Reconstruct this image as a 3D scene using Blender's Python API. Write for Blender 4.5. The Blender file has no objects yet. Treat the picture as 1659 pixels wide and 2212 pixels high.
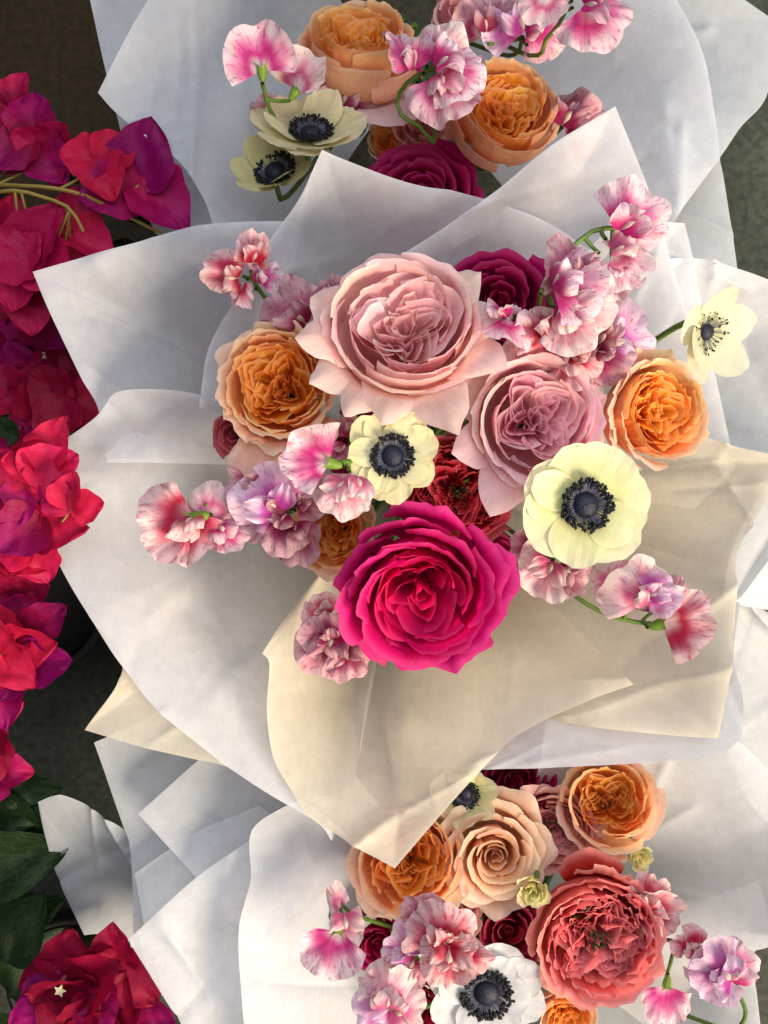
import bpy, math, random
import numpy as np
from mathutils import Vector, noise as mnoise

# ------------------------------------------------------------------ camera, light, exposure
scene = bpy.context.scene
col = scene.collection
CAMZ, REFZ, FRAME_W = 0.95, 0.33, 0.45
cam_d = bpy.data.cameras.new("camera")
cam = bpy.data.objects.new("camera", cam_d)
col.objects.link(cam)
cam.location = (0, 0, CAMZ)
cam.rotation_euler = (0, 0, 0)
cam_d.sensor_fit = 'HORIZONTAL'
cam_d.sensor_width = 36
cam_d.lens = 36 * (CAMZ - REFZ) / FRAME_W
cam_d.clip_start = 0.02
cam_d.clip_end = 50
scene.camera = cam

world = bpy.data.worlds.new("World")
scene.world = world
world.use_nodes = True
bg = world.node_tree.nodes["Background"]
bg.inputs[0].default_value = (0.66, 0.69, 0.80, 1)
bg.inputs[1].default_value = 0.2

def area(name, loc, target, size, power, color, sy=None):
    d = bpy.data.lights.new(name, 'AREA')
    d.energy = power
    d.color = color
    d.size = size
    if sy:
        d.shape = 'RECTANGLE'
        d.size_y = sy
    o = bpy.data.objects.new(name, d)
    col.objects.link(o)
    o.location = loc
    o.rotation_euler = (Vector(target) - Vector(loc)).to_track_quat('-Z', 'Y').to_euler()
    return o

area("warm_window_light", (2.10, -1.95, 2.15), (0, 0, 0.28), 1.6, 215, (1.0, 0.86, 0.66))
area("cool_window_light", (0.10, 0.60, 1.9), (0, 0, 0.25), 1.6, 23, (0.86, 0.92, 1.0))
scene.view_settings.view_transform = 'Standard'
scene.view_settings.look = 'None'
scene.view_settings.exposure = 0.14
scene.view_settings.gamma = 1.0
scene.view_settings.use_curve_mapping = False

# ------------------------------------------------------------------ helpers
rng = np.random.default_rng(7)
random.seed(7)
PI = math.pi

def lin(h):
    h = h.lstrip('#')
    c = np.array([int(h[i:i + 2], 16) / 255 for i in (0, 2, 4)])
    return np.where(c <= 0.04045, c / 12.92, ((c + 0.055) / 1.055) ** 2.4)

def kpx(z):                       # metres for one plan unit at height z
    return FRAME_W / 1659.0 * (CAMZ - z) / (CAMZ - REFZ)

def W(x, y, z):
    k = kpx(z)
    return np.array([(x - 829.5) * k, -(y - 1106.0) * k, z])

def lerp(a, b, t):
    return a + (b - a) * t

def sstep(a, b, x):
    t = np.clip((x - a) / (b - a), 0, 1)
    return t * t * (3 - 2 * t)

def thing(name, label, cat, loc, group=None):
    o = bpy.data.objects.new(name, None)
    o.empty_display_size = 0.02
    col.objects.link(o)
    o.location = loc
    tag(o, label, cat, group)
    return o

def tag(o, label, cat, group=None):
    o["label"] = label
    o["category"] = cat
    if group:
        o["group"] = group

def mesh_obj(name, verts, faces, mat, parent=None, colors=None, uvs=None, origin=None, smooth=True):
    """verts in world metres; faces an (n,4) or (n,3) array; colors / uvs per vertex"""
    verts = np.asarray(verts, float)
    org = np.array(origin if origin is not None else (parent_loc(parent) if parent else (0, 0, 0)), float)
    me = bpy.data.meshes.new(name)
    faces = np.asarray(faces, np.int32)
    n, k = faces.shape
    me.vertices.add(len(verts))
    me.vertices.foreach_set("co", (verts - org).astype(np.float32).ravel())
    me.loops.add(n * k)
    me.loops.foreach_set("vertex_index", faces.ravel())
    me.polygons.add(n)
    me.polygons.foreach_set("loop_start", np.arange(0, n * k, k, dtype=np.int32))
    me.polygons.foreach_set("use_smooth", np.full(n, smooth))
    me.update(calc_edges=True)
    if colors is not None:
        at = me.color_attributes.new("Col", 'FLOAT_COLOR', 'POINT')
        c = np.ones((len(verts), 4), np.float32)
        c[:, :3] = colors
        at.data.foreach_set("color", c.ravel())
    if uvs is not None:
        uvl = me.uv_layers.new(name="UVMap")
        uvl.data.foreach_set("uv", np.asarray(uvs, np.float32)[faces.ravel()].ravel())
    me.validate()
    me.materials.append(mat)
    o = bpy.data.objects.new(name, me)
    col.objects.link(o)
    if parent is not None:
        o.parent = parent
        if origin is None and parent.parent is not None:
            o.location = (0, 0, 0)
    else:
        o.location = org
    return o

def parent_loc(p):
    l = np.zeros(3)
    while p is not None:
        l += np.array(p.location)
        p = p.parent
    return l

_fc = {}
def grid_faces(nu, nv):
    if (nu, nv) not in _fc:
        i, j = np.meshgrid(np.arange(nu - 1), np.arange(nv - 1), indexing='ij')
        a = (i * nv + j).ravel()
        _fc[(nu, nv)] = np.stack([a, a + nv, a + nv + 1, a + 1], 1)
    return _fc[(nu, nv)]

def grid_obj(name, P, mat, parent=None, C=None, uv=None, origin=None):
    nu, nv = P.shape[:2]
    if uv is None:
        U, V = np.meshgrid(np.linspace(0, 1, nu), np.linspace(0, 1, nv), indexing='ij')
        uv = np.stack([U, V], -1)
    return mesh_obj(name, P.reshape(-1, 3), grid_faces(nu, nv), mat, parent,
                    None if C is None else C.reshape(-1, 3), uv.reshape(-1, 2), origin)

def catmull(pts, n):
    pts = np.asarray(pts, float)
    if len(pts) == 2:
        return lerp(pts[0], pts[1], np.linspace(0, 1, n)[:, None])
    p = np.vstack([2 * pts[0] - pts[1], pts, 2 * pts[-1] - pts[-2]])
    seg = np.linalg.norm(np.diff(pts, axis=0), axis=1)
    cum = np.concatenate([[0], np.cumsum(seg)])
    d = np.linspace(0, cum[-1], n)
    i = np.clip(np.searchsorted(cum, d, side='right') - 1, 0, len(seg) - 1)
    t = ((d - cum[i]) / np.maximum(seg[i], 1e-9))[:, None]
    p0, p1, p2, p3 = p[i], p[i + 1], p[i + 2], p[i + 3]
    return 0.5 * (2 * p1 + (p2 - p0) * t + (2 * p0 - 5 * p1 + 4 * p2 - p3) * t ** 2 + (3 * p1 - p0 - 3 * p2 + p3) * t ** 3)

def tube(name, pts, r0, r1, mat, parent=None, n=None, sides=7, colors=None):
    n = n or max(6, len(pts) * 4)
    c = catmull(pts, n)
    tg = np.gradient(c, axis=0)
    tg /= np.linalg.norm(tg, axis=1)[:, None] + 1e-12
    ref = np.array([0.31, 0.93, 0.17])
    a = np.cross(tg, ref); a /= np.linalg.norm(a, axis=1)[:, None] + 1e-12
    b = np.cross(tg, a)
    th = np.linspace(0, 2 * PI, sides + 1)
    r = np.linspace(r0, r1, n)[:, None, None]
    P = c[:, None] + r * (a[:, None] * np.cos(th)[None, :, None] + b[:, None] * np.sin(th)[None, :, None])
    return grid_obj(name, P, mat, parent)

def frame(axis, spin=0.0):
    """3x3 whose columns are local x,y,z in the world, z along axis"""
    z = np.asarray(axis, float); z = z / np.linalg.norm(z)
    ref = np.array([0, 1, 0.0]) if abs(z[1]) < 0.95 else np.array([1, 0, 0.0])
    x = np.cross(ref, z); x /= np.linalg.norm(x)
    y = np.cross(z, x)
    c, s = math.cos(spin), math.sin(spin)
    return np.stack([c * x + s * y, -s * x + c * y, z], 1)

def tilt_axis(tx, ty):
    """axis leaning by (tx right, ty down the picture)"""
    return np.array([tx, -ty, math.sqrt(max(0.02, 1 - tx * tx - ty * ty))])

def noise_arr(P, scale, seed=0.0):
    sh = P.shape[:-1]
    q = P.reshape(-1, P.shape[-1])
    out = np.array([mnoise.noise(Vector((p[0] * scale + seed, p[1] * scale - seed, (p[2] if len(p) > 2 else 0) * scale + 2 * seed))) for p in q])
    return out.reshape(sh)

# ------------------------------------------------------------------ materials
def new_mat(name):
    m = bpy.data.materials.new(name)
    m.use_nodes = True
    nt = m.node_tree
    nt.nodes.clear()
    out = nt.nodes.new('ShaderNodeOutputMaterial')
    return m, nt, out

def N(nt, t, **kw):
    n = nt.nodes.new(t)
    for k, v in kw.items():
        if k in n.inputs:
            n.inputs[k].default_value = v
        else:
            setattr(n, k, v)
    return n

def petal_material(name, transl=0.3, rough=0.55, vein=None, vein_amt=0.0, vein_scale=(46, 4), bump=0.25, sheen=0.0, mottled=0.08, net=0.0):
    m, nt, out = new_mat(name)
    L = nt.links.new
    at = N(nt, 'ShaderNodeAttribute', attribute_name="Col")
    uv = N(nt, 'ShaderNodeUVMap', uv_map="UVMap")
    mp = N(nt, 'ShaderNodeMapping')
    mp.inputs['Scale'].default_value = (vein_scale[0], vein_scale[1], 1)
    L(uv.outputs[0], mp.inputs[0])
    oi = N(nt, 'ShaderNodeObjectInfo')
    nz = N(nt, 'ShaderNodeTexNoise', noise_dimensions='4D')
    nz.inputs['Scale'].default_value = 1.0
    nz.inputs['Detail'].default_value = 5
    nz.inputs['Roughness'].default_value = 0.62
    nz.inputs['Distortion'].default_value = 0.5
    mul = N(nt, 'ShaderNodeMath', operation='MULTIPLY')
    mul.inputs[1].default_value = 37.0
    L(oi.outputs['Random'], mul.inputs[0])
    L(mul.outputs[0], nz.inputs['W'])
    L(mp.outputs[0], nz.inputs['Vector'])
    colr = at.outputs['Color']
    # fine mottling of the tissue
    tc = N(nt, 'ShaderNodeTexCoord')
    n2 = N(nt, 'ShaderNodeTexNoise')
    n2.inputs['Scale'].default_value = 140
    n2.inputs['Detail'].default_value = 3
    L(tc.outputs['Object'], n2.inputs['Vector'])
    mr = N(nt, 'ShaderNodeMapRange')
    mr.inputs['From Min'].default_value = 0.3
    mr.inputs['From Max'].default_value = 0.7
    mr.inputs['To Min'].default_value = 1 - mottled
    mr.inputs['To Max'].default_value = 1 + mottled
    L(n2.outputs['Fac'], mr.inputs['Value'])
    mx0 = N(nt, 'ShaderNodeMix', data_type='RGBA', blend_type='MULTIPLY')
    mx0.inputs['Factor'].default_value = 1
    L(colr, mx0.inputs['A'])
    L(mr.outputs[0], mx0.inputs['B'])
    colr = mx0.outputs['Result']
    if vein is not None:
        cr = N(nt, 'ShaderNodeMapRange')
        cr.inputs['From Min'].default_value = 0.50
        cr.inputs['From Max'].default_value = 0.64
        cr.inputs['To Min'].default_value = 0
        cr.inputs['To Max'].default_value = vein_amt
        L(nz.outputs['Fac'], cr.inputs['Value'])
        mx = N(nt, 'ShaderNodeMix', data_type='RGBA')
        L(cr.outputs[0], mx.inputs['Factor'])
        L(colr, mx.inputs['A'])
        mx.inputs['B'].default_value = (*vein, 1)
        colr = mx.outputs['Result']
    # streaks of the tissue along the petal
    sr = N(nt, 'ShaderNodeMapRange')
    sr.inputs['From Min'].default_value = 0.3
    sr.inputs['From Max'].default_value = 0.7
    sr.inputs['To Min'].default_value = 0.90
    sr.inputs['To Max'].default_value = 1.07
    L(nz.outputs['Fac'], sr.inputs['Value'])
    ms_ = N(nt, 'ShaderNodeMix', data_type='RGBA', blend_type='MULTIPLY')
    ms_.inputs['Factor'].default_value = 1
    L(colr, ms_.inputs['A'])
    L(sr.outputs[0], ms_.inputs['B'])
    colr = ms_.outputs['Result']
    height = nz.outputs['Fac']
    if net:                                   # net of fine veins with a midrib
        m3 = N(nt, 'ShaderNodeMapping')
        m3.inputs['Scale'].default_value = (9, 8, 1)
        L(uv.outputs[0], m3.inputs[0])
        vo = N(nt, 'ShaderNodeTexVoronoi', feature='DISTANCE_TO_EDGE')
        vo.inputs['Scale'].default_value = 1.0
        L(m3.outputs[0], vo.inputs['Vector'])
        sx = N(nt, 'ShaderNodeSeparateXYZ')
        L(uv.outputs[0], sx.inputs[0])
        ab = N(nt, 'ShaderNodeMath', operation='SUBTRACT')
        L(sx.outputs['X'], ab.inputs[0])
        ab.inputs[1].default_value = 0.5
        ab2 = N(nt, 'ShaderNodeMath', operation='ABSOLUTE')
        L(ab.outputs[0], ab2.inputs[0])
        ab3 = N(nt, 'ShaderNodeMath', operation='MULTIPLY')
        L(ab2.outputs[0], ab3.inputs[0])
        ab3.inputs[1].default_value = 5.0
        mn = N(nt, 'ShaderNodeMath', operation='MINIMUM')
        L(vo.outputs['Distance'], mn.inputs[0])
        L(ab3.outputs[0], mn.inputs[1])
        nr = N(nt, 'ShaderNodeMapRange')
        nr.inputs['From Min'].default_value = 0.0
        nr.inputs['From Max'].default_value = 0.12
        nr.inputs['To Min'].default_value = 1 - net
        nr.inputs['To Max'].default_value = 1.0
        L(mn.outputs[0], nr.inputs['Value'])
        mv = N(nt, 'ShaderNodeMix', data_type='RGBA', blend_type='MULTIPLY')
        mv.inputs['Factor'].default_value = 1
        L(colr, mv.inputs['A'])
        L(nr.outputs[0], mv.inputs['B'])
        colr = mv.outputs['Result']
        height = nr.outputs[0]
    bp = N(nt, 'ShaderNodeBump')
    bp.inputs['Strength'].default_value = bump
    bp.inputs['Distance'].default_value = 0.0006
    L(height, bp.inputs['Height'])
    pr = N(nt, 'ShaderNodeBsdfPrincipled')
    pr.inputs['Roughness'].default_value = rough
    pr.inputs['Specular IOR Level'].default_value = 0.2
    pr.inputs['Sheen Weight'].default_value = sheen
    pr.inputs['Sheen Roughness'].default_value = 0.4
    L(colr, pr.inputs['Base Color'])
    L(bp.outputs[0], pr.inputs['Normal'])
    tr = N(nt, 'ShaderNodeBsdfTranslucent')
    L(colr, tr.inputs['Color'])
    L(bp.outputs[0], tr.inputs['Normal'])
    ms = N(nt, 'ShaderNodeMixShader')
    ms.inputs[0].default_value = transl
    L(pr.outputs[0], ms.inputs[1])
    L(tr.outputs[0], ms.inputs[2])
    L(ms.outputs[0], out.inputs[0])
    return m

M_ROSE = petal_material("rose_petal", transl=0.48, rough=0.55, bump=0.25, sheen=0.0, mottled=0.06)
M_ANEM = petal_material("anemone_petal", transl=0.34, rough=0.5, bump=0.5, vein_scale=(34, 2.2), vein=lin('#b9b06a'), vein_amt=0.30, sheen=0.0)
M_PEA = {
    'magenta': petal_material("sweet_pea_magenta", transl=0.36, rough=0.55, vein=lin('#b0246c'), vein_amt=0.72, vein_scale=(42, 5), bump=0.5),
    'red': petal_material("sweet_pea_red", transl=0.36, rough=0.55, vein=lin('#b02048'), vein_amt=0.72, vein_scale=(42, 5), bump=0.5),
    'lilac': petal_material("sweet_pea_lilac", transl=0.36, rough=0.55, vein=lin('#b03a8c'), vein_amt=0.6, vein_scale=(42, 5), bump=0.5),
    'dusk_shaded': petal_material("sweet_pea_dusky_shaded", transl=0.36, rough=0.55, vein=lin('#90224e'), vein_amt=0.7, vein_scale=(42, 5), bump=0.5),  # dull pink pea; stronger dark veins stand in for shade between blooms
    'pale': petal_material("sweet_pea_pale", transl=0.40, rough=0.55, vein=lin('#c04a82'), vein_amt=0.6, vein_scale=(42, 5), bump=0.5),
}
M_BRACT = petal_material("bougainvillea_bract", transl=0.26, rough=0.55, bump=0.7, vein_scale=(14, 8), net=0.15)
M_LEAFV = petal_material("bougainvillea_leaf", transl=0.12, rough=0.5, bump=0.6, vein_scale=(10, 10), net=-0.5)

def simple_mat(name, base, rough=0.5, transl=0.0, nscale=60, var=0.25, bump=0.1, spec=0.4):
    m, nt, out = new_mat(name)
    L = nt.links.new
    tc = N(nt, 'ShaderNodeTexCoord')
    nz = N(nt, 'ShaderNodeTexNoise')
    nz.inputs['Scale'].default_value = nscale
    nz.inputs['Detail'].default_value = 5
    L(tc.outputs['Object'], nz.inputs['Vector'])
    mx = N(nt, 'ShaderNodeMix', data_type='RGBA')
    L(nz.outputs['Fac'], mx.inputs['Factor'])
    mx.inputs['A'].default_value = (*(np.array(base) * (1 - var)), 1)
    mx.inputs['B'].default_value = (*(np.array(base) * (1 + var)), 1)
    pr = N(nt, 'ShaderNodeBsdfPrincipled')
    pr.inputs['Roughness'].default_value = rough
    pr.inputs['Specular IOR Level'].default_value = spec
    L(mx.outputs['Result'], pr.inputs['Base Color'])
    bp = N(nt, 'ShaderNodeBump')
    bp.inputs['Strength'].default_value = bump
    bp.inputs['Distance'].default_value = 0.001
    L(nz.outputs['Fac'], bp.inputs['Height'])
    L(bp.outputs[0], pr.inputs['Normal'])
    if transl:
        tr = N(nt, 'ShaderNodeBsdfTranslucent')
        L(mx.outputs['Result'], tr.inputs['Color'])
        ms = N(nt, 'ShaderNodeMixShader')
        ms.inputs[0].default_value = transl
        L(pr.outputs[0], ms.inputs[1])
        L(tr.outputs[0], ms.inputs[2])
        L(ms.outputs[0], out.inputs[0])
    else:
        L(pr.outputs[0], out.inputs[0])
    return m

M_STEM = simple_mat("green_stem", lin('#5d7a2e'), 0.45, 0.1, 120)
M_STEM_DK = simple_mat("dark_green_stem", lin('#3c5a30'), 0.45, 0.05, 120)
M_CALYX = simple_mat("calyx_green", lin('#7c9a38'), 0.45, 0.3, 160)
M_LEAF = simple_mat("dark_leaf", lin('#18260f'), 0.5, 0.10, 50, 0.4, 0.4, 0.25)
M_TWIG = simple_mat("yellow_green_twig", lin('#a08a45'), 0.5, 0.05, 90)
M_BLACK = simple_mat("anemone_black", lin('#15151d'), 0.55, 0, 900, 0.5, 0.6)
M_BLACKB = simple_mat("anemone_blue_black", lin('#191a2c'), 0.5, 0, 900, 0.5, 0.6)
M_GREENEYE = simple_mat("rose_eye_green", lin('#2c3414'), 0.6, 0, 300, 0.5)
M_CREAMTINY = simple_mat("tiny_cream_flower", lin('#e8dcb4'), 0.6, 0.2, 200)
M_POT = simple_mat("black_plastic", lin('#0c0c0c'), 0.55, 0, 40, 0.2, 0.1)

def paper_material(name, base, transl):
    m, nt, out = new_mat(name)
    L = nt.links.new
    tc = N(nt, 'ShaderNodeTexCoord')
    # felted fibre clouds
    n1 = N(nt, 'ShaderNodeTexNoise')
    n1.inputs['Scale'].default_value = 420
    n1.inputs['Detail'].default_value = 5
    n1.inputs['Roughness'].default_value = 0.65
    n1.inputs['Distortion'].default_value = 1.4
    L(tc.outputs['Object'], n1.inputs['Vector'])
    n2 = N(nt, 'ShaderNodeTexNoise')
    n2.inputs['Scale'].default_value = 120
    n2.inputs['Detail'].default_value = 3
    L(tc.outputs['Object'], n2.inputs['Vector'])
    add = N(nt, 'ShaderNodeMath', operation='ADD')
    L(n1.outputs['Fac'], add.inputs[0])
    L(n2.outputs['Fac'], add.inputs[1])
    mr = N(nt, 'ShaderNodeMapRange')
    mr.inputs['From Min'].default_value = 0.7
    mr.inputs['From Max'].default_value = 1.3
    mr.inputs['To Min'].default_value = 0.91
    mr.inputs['To Max'].default_value = 1.06
    L(add.outputs[0], mr.inputs['Value'])
    mx = N(nt, 'ShaderNodeMix', data_type='RGBA', blend_type='MULTIPLY')
    mx.inputs['Factor'].default_value = 1
    mx.inputs['A'].default_value = (*base, 1)
    L(mr.outputs[0], mx.inputs['B'])
    # faint crumple: facets of a warped cell pattern
    n3 = N(nt, 'ShaderNodeTexNoise')
    n3.inputs['Scale'].default_value = 9
    n3.inputs['Detail'].default_value = 2
    L(tc.outputs['Object'], n3.inputs['Vector'])
    va = N(nt, 'ShaderNodeVectorMath', operation='SCALE')
    va.inputs['Scale'].default_value = 0.12
    L(n3.outputs['Color'], va.inputs[0])
    vb = N(nt, 'ShaderNodeVectorMath', operation='ADD')
    L(tc.outputs['Object'], vb.inputs[0])
    L(va.outputs[0], vb.inputs[1])
    vo = N(nt, 'ShaderNodeTexVoronoi')
    vo.inputs['Scale'].default_value = 15
    L(vb.outputs[0], vo.inputs['Vector'])
    bp0 = N(nt, 'ShaderNodeBump')
    bp0.inputs['Strength'].default_value = 0.20
    bp0.inputs['Distance'].default_value = 0.012
    L(vo.outputs['Distance'], bp0.inputs['Height'])
    bp = N(nt, 'ShaderNodeBump')
    bp.inputs['Strength'].default_value = 0.22
    bp.inputs['Distance'].default_value = 0.0006
    L(n1.outputs['Fac'], bp.inputs['Height'])
    L(bp0.outputs[0], bp.inputs['Normal'])
    pr = N(nt, 'ShaderNodeBsdfPrincipled')
    pr.inputs['Roughness'].default_value = 0.48
    pr.inputs['Specular IOR Level'].default_value = 0.35
    L(mx.outputs['Result'], pr.inputs['Base Color'])
    L(bp.outputs[0], pr.inputs['Normal'])
    tr = N(nt, 'ShaderNodeBsdfTranslucent')
    L(mx.outputs['Result'], tr.inputs['Color'])
    ms = N(nt, 'ShaderNodeMixShader')
    ms.inputs[0].default_value = transl
    L(bp.outputs[0], tr.inputs['Normal'])
    L(pr.outputs[0], ms.inputs[1])
    L(tr.outputs[0], ms.inputs[2])
    tp = N(nt, 'ShaderNodeBsdfTransparent')
    m2 = N(nt, 'ShaderNodeMixShader')
    m2.inputs[0].default_value = 0.13
    L(ms.outputs[0], m2.inputs[1])
    L(tp.outputs[0], m2.inputs[2])
    L(m2.outputs[0], out.inputs[0])
    return m

M_PAPER = paper_material("white_wax_paper", (0.83, 0.84, 0.88), 0.46)
M_CREAM_LIT = paper_material("warm_lit_cream_paper", (0.85, 0.77, 0.63), 0.46)  # cream sheets; warm backlight through the paper is put into this colour

# ------------------------------------------------------------------ the floor
def build_floor():
    m, nt, out = new_mat("stained_concrete")
    L = nt.links.new
    tc = N(nt, 'ShaderNodeTexCoord')
    n1 = N(nt, 'ShaderNodeTexNoise'); n1.inputs['Scale'].default_value = 5; n1.inputs['Detail'].default_value = 8
    n2 = N(nt, 'ShaderNodeTexNoise'); n2.inputs['Scale'].default_value = 150; n2.inputs['Detail'].default_value = 8
    for n in (n1, n2):
        L(tc.outputs['Object'], n.inputs['Vector'])
    cr = N(nt, 'ShaderNodeValToRGB')
    cr.color_ramp.elements[0].position = 0.35
    cr.color_ramp.elements[0].color = (*lin('#2a2c24'), 1)
    cr.color_ramp.elements[1].position = 0.65
    cr.color_ramp.elements[1].color = (*lin('#484d42'), 1)
    L(n1.outputs['Fac'], cr.inputs[0])
    # rust-brown stain over the far left of the slab
    sx = N(nt, 'ShaderNodeSeparateXYZ')
    L(tc.outputs['Object'], sx.inputs[0])
    sb = N(nt, 'ShaderNodeMath', operation='SUBTRACT')
    L(sx.outputs['Y'], sb.inputs[0])
    L(sx.outputs['X'], sb.inputs[1])
    ad = N(nt, 'ShaderNodeMath', operation='MULTIPLY_ADD')
    ad.inputs[1].default_value = 0.35
    L(n1.outputs['Fac'], ad.inputs[0])
    L(sb.outputs[0], ad.inputs[2])
    st = N(nt, 'ShaderNodeMapRange')
    st.inputs['From Min'].default_value = 0.45
    st.inputs['From Max'].default_value = 0.75
    L(ad.outputs[0], st.inputs['Value'])
    mb = N(nt, 'ShaderNodeMix', data_type='RGBA')
    L(st.outputs[0], mb.inputs['Factor'])
    L(cr.outputs[0], mb.inputs['A'])
    mb.inputs['B'].default_value = (*lin('#35260f'), 1)
    mr = N(nt, 'ShaderNodeMapRange')
    mr.inputs['From Min'].default_value = 0.3
    mr.inputs['From Max'].default_value = 0.7
    mr.inputs['To Min'].default_value = 0.6
    mr.inputs['To Max'].default_value = 1.35
    L(n2.outputs['Fac'], mr.inputs['Value'])
    mx = N(nt, 'ShaderNodeMix', data_type='RGBA', blend_type='MULTIPLY')
    mx.inputs['Factor'].default_value = 1
    L(mb.outputs['Result'], mx.inputs['A'])
    L(mr.outputs[0], mx.inputs['B'])
    bp = N(nt, 'ShaderNodeBump'); bp.inputs['Strength'].default_value = 0.25; bp.inputs['Distance'].default_value = 0.002
    L(n2.outputs['Fac'], bp.inputs['Height'])
    pr = N(nt, 'ShaderNodeBsdfPrincipled'); pr.inputs['Roughness'].default_value = 0.72; pr.inputs['Specular IOR Level'].default_value = 0.25
    L(mx.outputs['Result'], pr.inputs['Base Color'])
    L(bp.outputs[0], pr.inputs['Normal'])
    L(pr.outputs[0], out.inputs[0])
    u = np.linspace(-8, 8, 33)
    X, Y = np.meshgrid(u, u, indexing='ij')
    P = np.stack([X, Y, np.zeros_like(X)], -1)
    o = grid_obj("floor", P, m)
    o["kind"] = "structure"
    o["label"] = "dark stained grey-green concrete floor"
build_floor()

# ------------------------------------------------------------------ wrapping paper
APEX = {'C': W(890, 1010, 0.10) * np.array([1, 1, 0]), 'T': W(880, 60, 0.10) * np.array([1, 1, 0]),
        'B': W(1100, 2080, 0.10) * np.array([1, 1, 0]), 'R': W(2100, 1500, 0.10) * np.array([1, 1, 0]),
        'L': W(420, 2250, 0.10) * np.array([1, 1, 0])}

def outline(pts, per=13):
    """pts: (x,y,z[, 'c']) ; Catmull-Rom between corner points"""
    idx = [0] + [i for i, p in enumerate(pts[1:-1], 1) if len(p) > 3] + [len(pts) - 1]
    out = []
    for a, b in zip(idx[:-1], idx[1:]):
        seg = np.array([W(*p[:3]) for p in pts[a:b + 1]])
        c = catmull(seg, per * (b - a) + 1)
        out.append(c if not out else c[1:])
    return np.vstack(out)

def smooth_curve(c, k):
    for _ in range(k):
        d = c.copy()
        d[1:-1] = 0.25 * c[:-2] + 0.5 * c[1:-1] + 0.25 * c[2:]
        c = d
    return c

def sheet(label, bq, pts, mat, power=1.5, creases=(), wave=0.004, seed=0, flutes=(0.0, 5), curl=0.0, nt_=68, zin=0.02, rin=0.028, tmax=1.0, mid=None, sag=0.0):
    E = outline(pts)
    ns = len(E)
    S = smooth_curve(E, 125)
    ap = APEX[bq]
    d = S - ap
    d[:, 2] = 0
    d /= np.linalg.norm(d, axis=1)[:, None]
    base = ap + d * rin
    base[:, 2] = zin
    t = np.linspace(0, 1, nt_) ** 1.25 * tmax
    T = t[None, :, None]
    Sm = E[:, None] * np.exp(-(T / 0.16) ** 2) + S[:, None] * (1 - np.exp(-(T / 0.16) ** 2))
    P = Sm * (1 - T) + base[:, None] * T
    P[..., 2] = Sm[..., 2] * (1 - t ** power)[None] + zin * (t ** power)[None]
    sarr = np.linspace(0, 1, ns)[:, None]
    P[..., 2] += flutes[0] * np.sin(2 * PI * flutes[1] * sarr + seed) * np.exp(-((t[None] - 0.25) / 0.35) ** 2)
    P[..., 2] += curl * (1 - np.clip(t[None] / 0.10, 0, 1)) ** 2
    P[..., 2] -= sag * np.sin(np.clip(t[None] / 0.5, 0, 1) * PI)
    nz = noise_arr(P[..., :2], 9.0, seed * 3.1 + 1.7) * 1.0 + noise_arr(P[..., :2], 22.0, seed * 2.3 + 5.1) * 0.35
    fade = np.clip(1.25 - t[None], 0.2, 1)
    P[..., 2] += 0.7 * wave * nz * fade
    rr = np.random.default_rng(seed + 50)
    cr = list(creases)
    for _ in range(8):
        i0, j0 = rr.integers(0, ns), rr.integers(0, int(nt_ * .55))
        c0 = P[i0, j0]
        an, ln = rr.uniform(0, PI), rr.uniform(.03, .12)
        q = c0[:2] / kpx(c0[2])
        dx, dy = math.cos(an) * ln / kpx(.28), math.sin(an) * ln / kpx(.28)
        X0, Y0 = q[0] + 829.5, 1106 - q[1]
        cr.append((X0, Y0, X0 + dx, Y0 + dy, rr.choice([-1, 1]) * rr.uniform(.0012, .0034), rr.uniform(6, 14)))
    # straight fold lines and soft dents, given in plan units: (x0,y0,x1,y1,height,width)
    for (x0, y0, x1, y1, h, w) in cr:
        zz = 0.28
        a, b = W(x0, y0, zz)[:2], W(x1, y1, zz)[:2]
        ab = b - a
        L2 = ab @ ab
        q = P[..., :2] - a
        s = np.clip((q @ ab) / L2, -0.2, 1.2)
        dist = np.linalg.norm(q - s[..., None] * ab, axis=-1)
        win = sstep(-0.15, 0.1, s) * (1 - sstep(0.9, 1.15, s))
        ww = w * kpx(zz)
        P[..., 2] += h * np.exp(-dist / ww) * win
    o = grid_obj("wrapping_paper", P, mat, origin=(float(ap[0]), float(ap[1]), 0.0))
    tag(o, label, "wrapping paper", "wax paper sheets around the bouquets")
    return o

zC = 0.335
# ---- middle bouquet, back to front
sheet("white paper sheet spreading right behind the far cupped anemone", 'C',
      [(1430, 560, .318), (1500, 557, .315), (1567, 570, .312), (1659, 600, .305), (1760, 650, .295, 'c'), (1790, 800, .29), (1800, 1010, .280, 'c'), (1659, 985, .295), (1574, 975, .296), (1500, 960, .29)],
      M_PAPER, seed=1, wave=.006, creases=[(1500, 560, 1570, 960, .006, 14), (1510, 620, 1600, 640, .004, 8)])
sheet("narrow white paper sheet with straight edge beside the right orange rose", 'C',
      [(1330, 470, .325), (1400, 478, .325), (1479, 482, .320, 'c'), (1497, 555, .316), (1530, 730, .308), (1562, 884, .298), (1590, 1010, .280, 'c'), (1500, 1100, .25)],
      M_PAPER, seed=2, wave=.005, creases=[(1330, 420, 1420, 700, .004, 20)])
sheet("white paper sheet whose square corner rises behind the pink sweet peas", 'C',
      [(620, 700, .335), (740, 620, .337), (900, 530, .342), (1054, 427, .346), (1189, 315, .348), (1329, 230, .350, 'c'), (1370, 330, .342), (1407, 425, .336), (1450, 560, .325), (1490, 700, .32)],
      M_PAPER, seed=3, wave=.004, creases=[(1250, 420, 800, 600, .004, 12), (1340, 260, 1430, 450, .003, 10)])
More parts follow.
